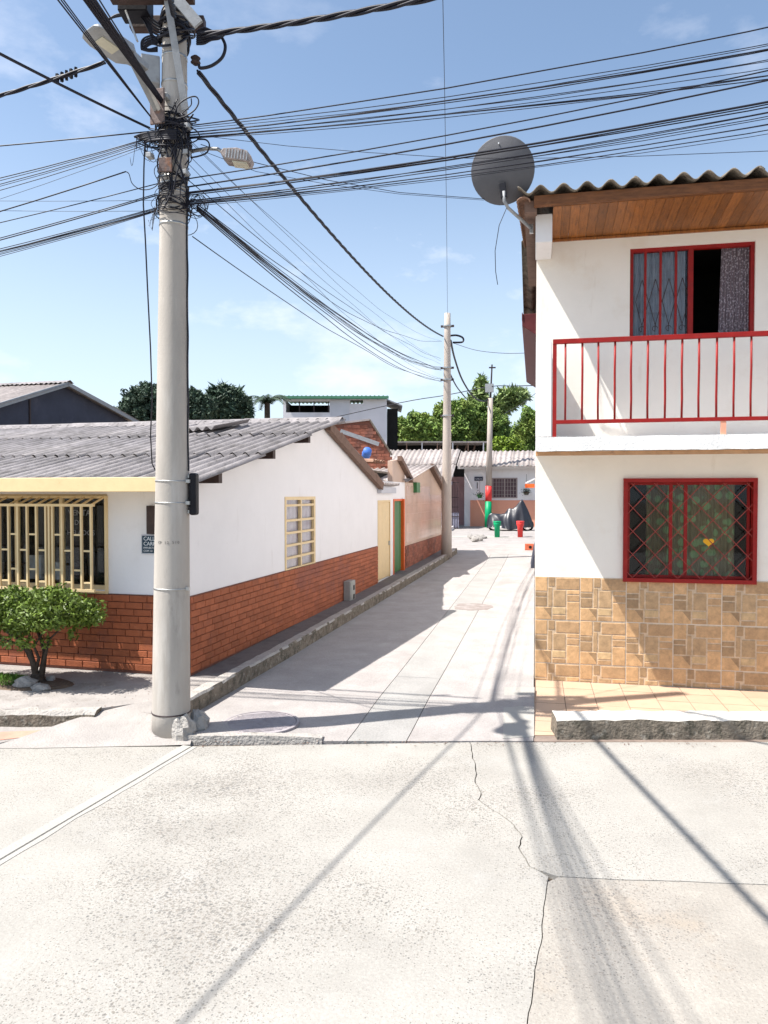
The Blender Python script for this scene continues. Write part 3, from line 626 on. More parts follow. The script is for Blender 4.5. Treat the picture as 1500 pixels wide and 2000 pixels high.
# --- front window with its projecting grille
win = MB(); 
fr = MB()
fy = .03
fr.box(GX0, GX1, fy, fy+.05, GZ1-.05, GZ1); fr.box(GX0, GX1, fy, fy+.05, GZ0, GZ0+.05)
x = GX1
while x > GX0+.1: fr.box(x-.045, x, fy, fy+.05, GZ0+.05, GZ1-.05); x -= .62
wf = fr.build('window_frame', yellow_m, lh)
gp_ = MB().box(GX0+.01, GX1-.01, fy+.02, fy+.026, GZ0+.02, GZ1-.02).build('pane', glass_m, wf)
MB().box(GX0, GX1, .5, .52, .4, 2.07).build('room_shade_back', dark_m, lh)  # near-black sheet behind the panes, room darkness put in as colour
faded_m = mat('faded_lettering', (.22, .22, .22), .7, .2, 20, 0)
text('VENTA', .095, faded_m, wf, (-1.58, fy+.014, 1.80), (R(90), 0, 0), bold=.001); text('DE', .085, faded_m, wf, (-1.50, fy+.014, 1.69), (R(90), 0, 0)); text('HELADOS', .085, faded_m, wf, (-1.60, fy+.014, 1.57), (R(90), 0, 0))
# pale shelf and goods dimly seen behind
for k in range(7): MB().box(-1.2-k*.3, -1.2-k*.3+.2, .34, .42, 1.0, 1.0+random.uniform(.15, .4)).build('shop_goods', random.choice([brown_m, dsteel_m, blackp_m]), lh)
gr = bpy.data.objects.new('security_grille', None); COL.objects.link(gr); gr.parent = lh
GP = -.27; gx0 = -4.6; gx1 = -1.02; gz0 = .93; gz1 = 2.03
tops = MB(); tops.box(gx0, gx1, GP, GP+.03, gz1-.12, gz1-.09); tops.box(gx0, gx1, GP, GP+.03, gz0+.02, gz0+.05); tops.box(gx0, gx1, -.03, 0, gz1-.03, gz1); tops.box(gx0, gx1, -.03, 0, gz0-.03, gz0)
tops.box(gx1-.03, gx1, -.03, 0, gz0, gz1-.03)
tops.build('grille_frame', yellow_m, gr)
i = 0; x = gx1-.03
while x > gx0:
    post = (i % 5 == 4)
    if post:
        for dx in (0, .045, .09): link('bar', MB().box(x-dx-.022, x-dx, GP+.002, GP+.03, gz0+.05, gz1-.12).mesh('bar', yellow_m), gr)
        x -= .09
    else: MB().box(x-.022, x, GP+.002, GP+.03, gz0+.05, gz1-.12).build('bar', yellow_m, gr)
    MB().beam((x-.011, GP+.01, gz1-.105), (x-.011, -.01, gz1-.012), .018, .018).build('bracket', yellow_m, gr)
    MB().beam((x-.011, GP+.01, gz0+.035), (x-.011, -.01, gz0-.012), .018, .018).build('bracket', yellow_m, gr)
    for zz in ((1.58, 1.18) if i % 2 else (1.40, 1.04)):
        MB().box(x-.105, x-.022, GP+.004, GP+.026, zz, zz+.02).build('rung', yellow_m, gr)
    x -= .125; i += 1
# corner pole side panel (brown) and street sign
tag(MB().box(-.52+.03, -.22, -.06, -.003, 1.60, 1.92).build('wall_cabinet', brown_m, None, loc=tuple(lf(0, 0, SW)), rot=(0, 0, LROT), bevel=.005), 'narrow dark brown box on the white wall just left of the big pole', 'cabinet')
sg = thing('street_sign', 'small dark blue street name plate half hidden behind the big pole', 'sign', tuple(lf(-.58, -.012, SW)), LROT)
MB().box(0, .48, -.008, .008, 1.37, 1.59).build('plate', pale_m, sg); MB().box(.012, .468, -.0105, -.008, 1.382, 1.578).build('field', signb_m, sg)
text('CALLE', .062, signw_m, sg, (.03, -.0125, 1.525), (R(90), 0, 0)); text('CARRERA', .062, signw_m, sg, (.03, -.0125, 1.468), (R(90), 0, 0))
text('IMPUESTO', .032, signw_m, sg, (.03, -.0125, 1.431), (R(90), 0, 0)); text('COM 10', .032, signw_m, sg, (.03, -.0125, 1.396), (R(90), 0, 0))
# --- side window
ww = wy1-wy0; wfr = MB(); X0 = -.035; X1 = .012
wfr.box(X0, X1, wy0, wy0+.05, wz0, wz1); wfr.box(X0, X1, wy1-.07, wy1, wz0, wz1); wfr.box(X0, X1, wy0+.05, wy1-.07, wz0, wz0+.05); wfr.box(X0, X1, wy0+.05, wy1-.07, wz1-.05, wz1)
my = (wy0+wy1)/2-.02; wfr.box(X0, X1, my, my+.05, wz0+.05, wz1-.05)
hz = wz1-wz0
for k in range(1, 6):
    z_ = wz0+hz*(k/6.0)+(.0 if k < 5 else .04); wfr.box(X0+.003, X1-.003, wy0+.05, my, z_, z_+.035); wfr.box(X0+.003, X1-.003, my+.05, wy1-.07, z_, z_+.035)
sw_ = wfr.build('side_window_frame', yellow_m, lh)
MB().box(-.030, -.026, wy0+.02, wy1-.02, wz0+.02, wz1-.02).build('pane', glass_m, sw_)
b = MB(); vs = []; n_ = 60
for i in range(n_+1):
    y = wy0+ww*i/n_; xx = -.055+.014*math.sin(i*.9); vs += [(xx, y, wz0), (xx*1.02, y, wz1)]
b.add(vs, [(2*i, 2*i+2, 2*i+3, 2*i+1) for i in range(n_)]); b.build('curtain', pinkcurt_m, sw_, True)
# --- meter box on the alley side
my_, mz_ = on_side(673, 1155)
mb = thing('meter_box', 'grey utility meter box on the brick base beside the alley', 'meter box', tuple(lf(.032, my_, 0)), LROT)
zc = mz_+SW
MB().box(0, .13, -.17, .17, zc-.21, zc+.21).build('case', boxgrey_m, mb, bevel=.01); MB().box(.13, .14, -.14, .14, zc-.18, zc+.19).build('door', boxgrey_m, mb, bevel=.004)
for dz in (.07, -.1): MB().box(.14, .145, .0, .08, zc+dz-.04, zc+dz+.05).build('dial_window', blackp_m, mb)
# ================================================================== ROW BEYOND, SAME ALLEY FRONT
def Zb(y): return aZ(lf(0, y).y)+.12
hb = thing('door_annex', 'low annex with yellow door and green door beside the white house', 'house', tuple(lf(0, WL+.005, 0)), LROT)
zb = Zb(WL+1)
Y1 = 2.85
b = MB(); t_ = MB(); wall_holes(t_, .0, Y1, zb-.2, 2.5, 0, .15, [(.06, 1.22, zb, 2.06), (1.55, 2.55, zb, 2.08)]); b.add([(-v[1], v[0], v[2]) for v in t_.v], t_.f); b.build('wall', white_m, hb)
d = MB(); d.box(-.05, -.012, .1, 1.17, zb+.02, 2.02); dd = d.build('yellow_door', yellow_m, hb)
for k in range(8): MB().box(-.012, -.002, .12+k*.131, .12+k*.131+.12, zb+.05, 2.0).build('panel', yellow_m, dd, bevel=.003)
f_ = MB(); f_.box(-.06, .015, .06, .1, zb, 2.06); f_.box(-.06, .015, 1.17, 1.215, zb, 2.06); f_.box(-.06, .015, .1, 1.17, 2.02, 2.06); f_.build('door_frame', yellow_m, hb)
MB().box(-.01, .03, 1.08, 1.12, 1.0, 1.1).build('door_handle', steel_m, dd)
d = MB(); d.box(-.07, -.03, 1.6, 2.48, zb+.02, 2.03); dd = d.build('green_door', green_m, hb)
for k in range(5): MB().box(-.03, -.015, 1.62+k*.172, 1.62+k*.172+.15, zb+.05, 2.0).build('panel', green_m, dd, bevel=.003)
f_ = MB(); f_.box(-.08, .02, 1.55, 1.6, zb, 2.08); f_.box(-.09, .06, 2.48, 2.6, zb, 2.08); f_.box(-.08, .02, 1.6, 2.48, 2.03, 2.08); f_.build('orange_door_frame', orange_m, hb)
MB().box(-.5, .1, .02, 1.45, 2.22, 2.36).build('grey_canopy', pale_m, hb, bevel=.005)
me_c = sheet_mesh('sheet', fiberlight_m, 1.6, .8, .16, .025); link('sheet', me_c, hb, (.15, 0.02, 2.44), (R(-10), 0, R(90)))
me_c = sheet_mesh('sheet', rustred_m, 1.3, .5, .16, .025); link('sheet', me_c, hb, (-.28, .1, 2.5), (R(-9), 0, R(90)))
for y in (.5,): pass
b = MB(); b.plate([(1.48, 2.5), (2.85, 2.5), (2.85, 2.72), (2.05, 3.05), (1.48, 3.0)], -.12, -.001); b.build('gable_pier', beige_m, hb)
MB().add([(.0, 2.0, 3.02), (.12, 2.0, 3.02), (.12, 3.35, 2.5), (0, 3.35, 2.5), (.0, 2.0, 3.14), (.12, 2.0, 3.14), (.12, 3.35, 2.62), (0, 3.35, 2.62)], [(0, 3, 2, 1), (4, 5, 6, 7), (0, 1, 5, 4), (2, 3, 7, 6), (1, 2, 6, 5), (3, 0, 4, 7)]).build('edge_board', oldwood_m, hb)
# barrel tiles heaped on the little roof behind
for k in range(9):
    a = .5+k*.12; b = MB(); pr = [(.07*math.cos(t*math.pi/6), .07*math.sin(t*math.pi/6)) for t in range(7)]
    vs = [(-.75+.0, a+p[0], 2.95+p[1]) for p in pr]+[(-.2+random.uniform(-.03, .03), a+p[0]*1.1, 2.88+p[1]*1.1+.05) for p in pr]; b.add(vs, [(i, i+1, 8+i, 7+i) for i in range(6)]); b.build('barrel_tile', clay_m, hb, True)
for k in range(4):
    b = MB().beam((-.1-.0*k, -1.6+k*.42, 2.9-k*.12), (-.12, -1.25+k*.42, 2.8-k*.12), .12, .02); b.build('loose_board', mat('pale_board', (.7, .62, .45), .8, .1, 5, .1), hb)
MB().box(-6, -.15, Y1-.12, Y1, 0, 2.6).build('rear_wall', white_m, hb)
MB().box(-6, -.12, .0, Y1-.15, 2.3, 2.36).build('flat_roof', fiberold_m, hb)
# beige gabled house with brick base
C0 = WL+2.87; CL = 5.6; hc = thing('beige_house', 'beige tiled house with brown brick base behind the green door', 'house', tuple(lf(0, C0, 0)), LROT)
zc0 = Zb(C0+2)
CRY = 3.35; CRZ = 3.0
b = MB(); b.plate([(0, zc0-.3), (CL, zc0-.1), (CL, 2.35), (CRY, CRZ), (.0, 2.5)], -.15, 0); b.build('gable_wall', beige_m, hc)
gl_m = mat('glazed_salmon_tile', (.60, .40, .31), .18, .06, 3, .02, rnd=.05, spec=.6, stain=((.68, .52, .42), 1.0, .52, .5))
for r_ in range(6):
    for c_ in range(18):
        y0 = .15+c_*.3; z0 = zc0+.62+r_*.25
        if y0+.29 < CL-.02 and z0+.24 < (2.5+(CRZ-2.5)*min(1, y0/CRY) if y0 < CRY else 2.2): MB().box(0, .006, y0+.003, y0+.297, z0+.003, z0+.247).build('wall_tile', gl_m, hc)
brb = MB()
for r_ in range(7):
    y = (r_ % 2)*.11
    while y < CL: brb.box(0, .02, y+.004, min(CL, y+.216), zc0-.05+r_*.085, zc0-.05+r_*.085+.077); y += .22
stuff(brb.build('brick_base', dirtbrick_m, hc)); MB().box(0, .01, 0, CL, zc0-.1, zc0+.55).build('mortar', joint_m, hc)
s1 = math.atan2(CRZ-2.5, CRY); me_c = sheet_mesh('sheet', fiberlight_m, .9, CRY/math.cos(s1)+.35)
for k in range(7): link('sheet', me_c, hc, (.2-(k+1)*.88, -.3, 2.5+.08-.3*math.tan(s1)), (s1, 0, 0))
s2 = math.atan2(CRZ-2.35, CL-CRY); me_c = sheet_mesh('sheet', fiberlight_m, .9, (CL-CRY)/math.cos(s2)+.3)
for k in range(7): link('sheet', me_c, hc, (.2-k*.88, CL+.25, 2.35+.08-.25*math.tan(s2)), (s2, 0, math.pi))
MB().add([(0, CRY, CRZ-.02), (.14, CRY, CRZ-.02), (.14, CL+.4, 2.2), (0, CL+.4, 2.2), (.0, CRY, CRZ+.12), (.14, CRY, CRZ+.12), (.14, CL+.4, 2.32), (0, CL+.4, 2.32)], [(0, 3, 2, 1), (4, 5, 6, 7), (0, 1, 5, 4), (2, 3, 7, 6), (1, 2, 6, 5), (3, 0, 4, 7)]).build('edge_board', oldwood_m, hc)
MB().box(-.02, .1, 1.05, 1.5, 2.24, 2.52).build('green_panel', green_m, hc)
MB().box(-6, -.15, CL-.15, CL, 0, 2.35).build('rear_wall', beige_m, hc)
# ================================================================== RIGHT TWO-STOREY HOUSE
rh = thing('two_storey_house', 'two storey cream house with red window frames, stone tile base and balcony', 'house', (0.004, 8.92, 0))
W2 = 8.0
LX0, LX1, LZ0, LZ1 = 1.0, 2.40, 1.215, 2.37
UX0, UX1, UZ0, UZ1 = 1.045, 2.37, 3.95, 5.0
b = MB(); wall_holes(b, 0, W2, 0, 5.2, 0, .16, [(LX0, LX1, LZ0, LZ1), (UX0, UX1, UZ0, UZ1), (3.6, 4.5, .02, 2.2), (3.8, 5.1, 3.9, 5.0)]); b.build('front_wall', cream_m, rh)
MB().box(0, .16, .16, 8.5, 0, 5.15).build('side_wall', white_m, rh); MB().box(W2-.16, W2, .16, 8.5, 0, 5.15).build('side_wall', cream_m, rh)
MB().box(0.16, W2-.16, 8.34, 8.5, 0, 5.15).build('rear_wall', white_m, rh)
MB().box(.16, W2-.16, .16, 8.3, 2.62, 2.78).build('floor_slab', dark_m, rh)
MB().box(.17, W2-.17, 1.6, 1.7, 0, 2.6).build('partition', dark_m, rh); MB().box(.17, W2-.17, 1.6, 1.7, 2.8, 5.1).build('partition', dark_m, rh)  # backing behind the windows, coloured near-black in place of room shade
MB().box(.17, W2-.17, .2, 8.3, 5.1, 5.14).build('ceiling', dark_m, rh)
MB().box(3.62, 4.48, .05, .09, .02, 2.18).build('entrance_door', red_m, rh)
# --- stone look tiles
TW, TH = .515, .51
LAY = [(.00, .28, .0, .33, 'o'), (.295, .45, .0, .22, 'd'), (.465, .995, .02, .28, 'b'), (.0, .27, .35, .45, 'd'), (.285, .39, .24, .68, 'g'), (.405, .69, .30, .68, 'g'), (.705, .995, .30, .39, 'o'), (.705, .995, .41, .55, 'b'),
       (.0, .27, .47, .68, 'd'), (.0, .37, .70, .985, 'o'), (.385, .69, .70, .86, 'y'), (.385, .69, .88, .985, 'b'), (.705, .995, .57, .985, 'o')]
TON = {'o': (.56, .345, .17), 'd': (.36, .23, .12), 'b': (.46, .285, .145), 'g': (.44, .29, .155), 'y': (.52, .36, .19)}
def stone_tile(seed, w_, zc0, zc1):
    b = MB(); rr_ = random.Random(seed); b.add([(.004, -.008, .004), (w_-.004, -.008, .004), (w_-.004, -.008, zc1-zc0-.004), (.004, -.008, zc1-zc0-.004)], [(0, 1, 2, 3)], (.56, .42, .28))
    for (a, c, e, f_, k) in LAY:
        x0 = a*w_+.007; x1 = c*w_-.004; z1 = TH*(1-e)-.005-zc0; z0 = TH*(1-f_)+.0-zc0; z0 = max(z0, .005); z1 = min(z1, zc1-zc0-.005)
        if z1-z0 < .02: continue
        t_ = rr_.uniform(.93, 1.08); t = tuple(v*t_ for v in TON[k]); c_ = .003
        b.add([(x0, -.008, z0), (x1, -.008, z0), (x1, -.008, z1), (x0, -.008, z1), (x0+c_, -.012, z0+c_), (x1-c_, -.012, z0+c_), (x1-c_, -.012, z1-c_), (x0+c_, -.012, z1-c_)],
              [(4, 5, 6, 7), (0, 1, 5, 4), (1, 2, 6, 5), (2, 3, 7, 6), (3, 0, 4, 7)], t)
        if k == 'o' and e > .5 and c < .5:   # dark corner printed on this stone
            b.add([(x1-c_, -.0123, z1-c_), (x1-.09, -.0123, z1-c_), (x1-c_, -.0123, z0+.03)], [(0, 1, 2)], tuple(v*.9 for v in TON['d']))
    return b.mesh('tile', tile_m)
tms = [stone_tile(s_, TW, 0, TH) for s_ in range(3)]; tcut = stone_tile(9, TW, .30, TH)
MB().box(0.0, W2, -.008+.002, 0, 0.0, 1.232).build('tile_grout', lgrout_m, rh)
for c_ in range(15):
    if 7 <= c_ <= 8: continue
    for r_ in range(2): link('tile', tms[(c_*2+r_) % 3], rh, (.0+c_*TW, 0, 1.232-TH*(r_+1)))
    link('tile', tcut, rh, (c_*TW, 0, .003))
# --- windows
def win_frame(x0, x1, z0, z1, y, wd, dep, mid=None):
    b = MB(); b.box(x0, x1, y, y+dep, z1-wd, z1); b.box(x0, x1, y, y+dep, z0, z0+wd); b.box(x0, x0+wd, y, y+dep, z0+wd, z1-wd); b.box(x1-wd, x1, y, y+dep, z0+wd, z1-wd)
    for m_ in (mid or []): b.box(m_-wd*.6, m_+wd*.6, y+.003, y+dep-.003, z0+wd, z1-wd)
    return b
def curtain(x0, x1, z0, z1, y, m_, parent, amp=.02, fr_=1.1, taper=0):
    b = MB(); n = 70; vs = []
    for i in range(n+1):
        u = i/n; x = x0+(x1-x0)*u; dy = amp*math.sin(i*fr_)+amp*.4*math.sin(i*.37); vs += [(x+taper*(1-u), y+dy, z0), (x, y+dy*.7, z1)]
    b.add(vs, [(2*i, 2*i+2, 2*i+3, 2*i+1) for i in range(n)]); return b.build('curtain', m_, parent, True)
lw = win_frame(LX0-.01, LX1+.01, LZ0-.02, LZ1+.01, -.05, .045, .1).build('window_frame', red_m, rh)
MB().add(*[(lambda q: (q.v, q.f))(win_frame(LX0+.04, LX1-.04, LZ0+.025, LZ1-.035, .06, .03, .03, [LX0+.52, LX0+.68]))][0]).build('sash', red_m, lw)
MB().box(LX0+.04, LX1-.04, .072, .077, LZ0+.03, LZ1-.04).build('pane', glass_m, lw)
curtain(LX0+.27, LX0+.5, LZ0, LZ1, .2, greencurt_m, lw, .02, 1.3); curtain(LX0+.5, LX0+1.24, LZ0, LZ1, .22, greencurt_m, lw, .018, .9)
gr2 = MB(); sp = .128; W_ = LX1-LX0-.07; Hh = LZ1-LZ0-.07; n = 0
x0_, z0_ = LX0+.035, LZ0+.025
rods = []
for k in range(-12, 14):
    for sgn in (1, -1):
        c = k*.245+.06; pts = []
        # line x = c + sgn*z (in slightly steeper diamonds)
        za, zb_ = 0, Hh; xa = c if sgn > 0 else c+0.0; xa, xb = c, c+sgn*Hh*.92
        a_ = Vector((xa, za)); b_ = Vector((xb, zb_)); 
        t0, t1 = 0, 1; dx = b_.x-a_.x
        if dx:
            u0, u1 = sorted(((0-a_.x)/dx, (W_-a_.x)/dx)); t0 = max(0, u0); t1 = min(1, u1)
        if t1-t0 > .02:
            p, q = a_+(b_-a_)*t0, a_+(b_-a_)*t1; MB().tube([(x0_+p.x, -.03+sgn*.004, z0_+p.y), (x0_+q.x, -.03+sgn*.004, z0_+q.y)], .0048, 5).build('grille_rod', mat('grille_iron', (.30, .05, .04), .5, .2, 9, 0), lw)
hs = [(16*math.sin(t)**3, 13*math.cos(t)-5*math.cos(2*t)-2*math.cos(3*t)-math.cos(4*t)) for t in [i*2*math.pi/40 for i in range(40)]]
MB().add([(LX0+.93+p[0]*.0037, .069, 1.655+p[1]*.0032) for p in hs], [tuple(range(40))]).build('heart_sticker', heart_m, lw)
uw = win_frame(UX0-.005, UX1+.005, UZ0-.01, UZ1+.005, .03, .045, .06, [UX0+.66]).build('window_frame', red_m, rh)
for k in range(3): MB().box(UX0+.16+k*.165, UX0+.185+k*.165, .035, .06, UZ0+.03, UZ1-.04).build('bar', red_m, uw)
MB().box(UX0+.04, UX0+.63, .066, .071, UZ0+.03, UZ1-.04).build('pane', glass_m, uw)
curtain(UX0+.03, UX0+.63, UZ0, UZ1, .2, net_m, uw, .018, .8); curtain(UX0+1.0, UX1-.03, UZ0, UZ1, .12, lace_m, uw, .016, .9, -.03)
# scrollwork on the bars
for k in range(4):
    cx = UX0+.14+.145*k
    MB().tube([(cx, .05, UZ1-.35), (cx+.07, .05, UZ0+.45), (cx, .05, UZ0+.18), (cx-.0, .05, UZ0+.12)], .0035, 4).build('scroll', rod_m, uw); MB().tube([(cx, .05, UZ1-.35), (cx-.07, .05, UZ0+.45), (cx, .05, UZ0+.18)], .0035, 4).build('scroll', rod_m, uw)
    MB().tube([(cx+.03*math.cos(t*.7), .05, UZ0+.14+.03*math.sin(t*.7)) for t in range(8)], .0035, 4).build('scroll', rod_m, uw)
lw2 = win_frame(3.8, 5.1, 3.9, 5.0, .03, .045, .06, [4.45]).build('window_frame', red_m, rh); MB().box(3.84, 5.06, .06, .065, 3.94, 4.96).build('pane', glass_m, lw2)
# --- balcony
BD = .78
b = rough_sweep([Vector((0, -BD, 2.66)), Vector((W2, -BD, 2.66))], [(BD-.003, 0), (BD-.003, .15), (0.0, .15), (.0, .0)], .004, 21, .08); b.build('balcony_slab', mat('white_slab_paint', (.76, .75, .73), .8, .05, 5, .3, 40, stain=((.4, .34, .28), 8, .63, .5)), rh)
MB().box(0, W2, -BD+.03, -BD+.1, 2.615, 2.655).build('balcony_edge_timber', mat('tan_timber', (.5, .27, .13), .7, .15, 8, .2, stain=((.2, .1, .06), 9, .6, .6)), rh)
MB().box(.0, .165, -BD+.01, -.003, 2.815, 3.83).build('parapet', white_m, rh, bevel=.008)
rail = bpy.data.objects.new('railing', None); COL.objects.link(rail); rail.parent = rh
ry = -BD+.035
MB().box(.175, W2, ry-.022, ry+.022, 3.80, 3.85).build('top_rail', red_m, rail, bevel=.003); MB().box(.175, W2, ry-.018, ry+.018, 2.95, 2.99).build('bottom_rail', red_m, rail, bevel=.003)
MB().box(.175, .215, ry-.0175, ry+.0175, 2.8, 3.80).build('post', red_m, rail)
bal = MB().tube([(0, 0, 2.985), (.002, .002, 3.2), (-.002, 0, 3.5), (.001, 0, 3.802)], .0115, 8).mesh('baluster', red_m, True)
x = .31
while x < W2: link('baluster', bal, rail, (x+random.uniform(-.004, .004), ry, 0), (0, 0, random.random()*6)); x += .167
for x in (1.86, 3.6, 5.3): MB().box(x, x+.05, ry-.012, ry+.012, 2.8, 2.955).build('foot', salmon_m if x < 2 else red_m, rail)
# --- eave: soffit boards, fascia, corbel, corrugated roof
EZ2 = 5.33; EY = -.86
x = .17; k = 0
while x < W2:
    wd = random.uniform(.085, .105); MB().add([(x, EY+.06, 5.235), (x+wd-.003, EY+.06, 5.235), (x+wd-.003, -.004, 5.155), (x, -.004, 5.155), (x, EY+.06, 5.25), (x+wd-.003, EY+.06, 5.25), (x+wd-.003, -.004, 5.17), (x, -.004, 5.17)], [(0, 3, 2, 1), (4, 5, 6, 7), (0, 1, 5, 4), (2, 3, 7, 6), (1, 2, 6, 5), (3, 0, 4, 7)]).build('soffit_board', timber_m, rh); x += wd
MB().box(-.03, W2, EY, EY+.055, 5.235, 5.345).build('fascia_board', timberd_m, rh, bevel=.005)
MB().box(.17, W2, -.03, -.004, 5.125, 5.15).build('trim_strip', timber_m, rh)
MB().box(-.012, .165, -.62, -.002, 4.93, 5.235).build('corbel', white_m, rh, bevel=.008)
MB().box(.0, .16, .0, 8.5, 5.15, 5.22).build('wall_head', white_m, rh)
s3 = R(13); me_r = sheet_mesh('sheet', fiberold_m, 1.23, 2.6, .235, .038, .015, 12)
for k in range(7):
    for r_ in range(2): link('sheet', me_r, rh, (-.2+k*1.175, EY-.06+r_*2.4*math.cos(s3), EZ2+.062+r_*2.4*math.sin(s3)+r_*.015+(.012 if k % 2 else 0)), (s3, 0, 0))
for k in range(7):
    for r_ in range(2): link('sheet', me_r, rh, (-.2+(k+1)*1.175, 9.0-r_*2.45*math.cos(s3), EZ2+.062+r_*2.45*math.sin(s3)+r_*.015-.03), (s3, 0, math.pi))
# clay tiles finishing the alley side of the roof
for k in range(16):
    y = EY+.0+k*.32; z = EZ2-.02+(y-EY)*math.tan(s3)
    pr = [(.075*math.cos(t*math.pi/6), .055*math.sin(t*math.pi/6)) for t in range(7)]
    b = MB(); b.add([(-.14+p[0], y, z+p[1]-.02) for p in pr]+[(-.14+p[0]*.85, y+.36, z+.36*math.tan(s3)+p[1]*.85-.03) for p in pr]+[(-.14+p[0]*.8, y, z+p[1]*.75-.02) for p in pr]+[(-.14+p[0]*.7, y+.36, z+.36*math.tan(s3)+p[1]*.7-.03) for p in pr],
        [(i, i+1, 8+i, 7+i) for i in range(6)]+[(14+i, 21+i, 22+i, 15+i) for i in range(6)]+[(i, 14+i, 15+i, i+1) for i in range(6)]+[(0, 7, 21, 14), (6, 20, 27, 13)]); b.build('verge_tile', clay_m, rh, True)
for k in range(4):
    y = EY+.06+k*1.25; z = EZ2-.12+(y-EY)*math.tan(s3)*.5
    MB().add([(-.13, y, z-.02), (0, y, z-.02), (0, y+1.24, z+.12), (-.13, y+1.24, z+.12), (-.13, y, z+.1), (0, y, z+.1), (0, y+1.24, z+.24), (-.13, y+1.24, z+.24)], [(0, 3, 2, 1), (4, 5, 6, 7), (0, 1, 5, 4), (2, 3, 7, 6), (1, 2, 6, 5), (3, 0, 4, 7)]).build('verge_board', oldwood_m, rh)
# rough cement patch at the foot of the corner
# --- neighbour behind
h2 = thing('maroon_eaved_house', 'plain white house behind the balcony house with a maroon eave box', 'house', (0.02, 17.6, 0))
MB().box(0, 7, 0, 10, .1, 5.6).build('wall', white_m, h2)
b = MB(); e_ = [(-.27, -3.6, 5.30), (0, -3.6, 5.12), (0, -3.6, 5.52), (-.27, -3.6, 5.52)]; f_ = [(-.27, 3.4, 5.30), (0, 3.4, 5.12), (0, 3.4, 5.52), (-.27, 3.4, 5.52)]
b.add(e_+f_, [(0, 1, 2, 3), (7, 6, 5, 4), (0, 4, 5, 1), (1, 5, 6, 2), (2, 6, 7, 3), (3, 7, 4, 0)]); b.build('eave_box', maroon_m, h2, bevel=.01)
MB().box(-.275, -.26, -3.62, 3.45, 5.42, 5.54).build('gutter_lip', maroon_m, h2)
# awning, orange block, dark sheet on the right side of the alley
aw = thing('awning', 'small red and white awning jutting from the right hand wall far up the alley', 'awning', (0, 26.5, 0))
MB().add([(-.02, 0, 2.72), (-.35, 0, 2.55), (-.35, 1.6, 2.55), (-.02, 1.6, 2.72), (-.02, 0, 2.76), (-.35, 0, 2.6), (-.35, 1.6, 2.6), (-.02, 1.6, 2.76)], [(0, 3, 2, 1), (4, 5, 6, 7), (0, 1, 5, 4), (2, 3, 7, 6), (1, 2, 6, 5), (3, 0, 4, 7)]).build('cover', signw_m, aw)
MB().box(-.35, -.02, -.01, -.003, 2.42, 2.56).build('valance', orange_m, aw)
zz = aZ(25.5); ob = thing('brick_block', 'orange hollow brick block lying by the right wall of the alley', 'brick', (-.33, 25.6, zz))
MB().box(0, .29, 0, .2, 0, .22).build('block_body', rustred_m, ob, bevel=.01); MB().lathe([(.05, 0), (.05, .004)], 12, Matrix.Translation((.18, -.002, .11)) @ Matrix.Rotation(R(90), 4, 'X')).build('hole', dark_m, ob)
tag(MB().add([(-.1, 20.6, aZ(20.6)), (-.005, 20.6, aZ(20.6)), (-.005, 22.0, aZ(22)), (-.12, 22, aZ(22)), (-.01, 20.6, aZ(20.6)+.5), (-.002, 20.6, aZ(20.6)+.55), (-.002, 22, aZ(22)+.6), (-.03, 22, aZ(22)+.55)], [(0, 3, 2, 1), (4, 5, 6, 7), (0, 1, 5, 4), (2, 3, 7, 6), (1, 2, 6, 5), (3, 0, 4, 7)]).build('leaning_board', navy_m), 'dark board leaning on the right hand wall of the alley', 'board')
# --- satellite dish
dc = at(981, 334, 8.02); dn = Vector((.12, 1.0, .42)).normalized()      # dish seen from behind: its bowl looks away
ds = thing('satellite_dish', 'grey satellite dish seen from behind on the roof corner', 'satellite dish', tuple(dc))
M = dn.to_track_quat('Z', 'Y').to_matrix().to_4x4()
rad = .335; pf = [(0.001, -.06)]+[(rad*t/10, -.06+.075*(t/10)**2) for t in range(1, 11)]+[(rad+.006, .017), (rad-.004, .022)]+[(rad*t/10, -.052+.075*(t/10)**2) for t in range(9, 0, -1)]+[(.001, -.05)]
MB().lathe(pf, 40, M).build('reflector', dish_m, ds, True)
piv = M @ Vector((0, -.19, -.1)); 
dd_ = at(985, 385, 8.0)-dc
MB().beam(M @ Vector((0, -.12, -.07)), dd_+Vector((0, -.02, -.02)), .07, .05).build('bracket', blackp_m, ds, bevel=.006)
mnt = at(1038, 447, 8.35)-dc
MB().tube([dd_+Vector((-.005, -.03, .05)), dd_+Vector((0, -.03, -.05)), dd_+Vector((.04, -.01, -.12)), mnt], .018, 8).build('mast', dsteel_m, ds, True)
MB().box(-.02, .02, -.02, .02, -.05, .05, Matrix.Translation(mnt)).build('wall_plate', steel_m, ds)
arm = MB().tube([M @ Vector((0, -.3, -.0)), M @ Vector((0, -.25, .25)), M @ Vector((0, -.08, .42))], .012, 6).build('feed_arm', dsteel_m, ds); MB().lathe([(.03, 0), (.035, .05), (.02, .08)], 12, M @ Matrix.Translation((0, -.08, .40))).build('receiver', signw_m, ds)
MB().box(-.006, .006, -.006, .006, -.006, .006, Matrix.Translation(M @ Vector((.02, .27, -.02)))).build('bolt', signw_m, ds)
cb = [at(*p) for p in ((990, 405, 8.0), (975, 440, 8.0), (967, 490, 8.0), (968, 530, 8.0), (972, 556, 8.0))]
tag(MB().tube(cb, .004, 5).build('loose_cable', black_m), 'loose black cable end hanging below the satellite dish', 'cable')
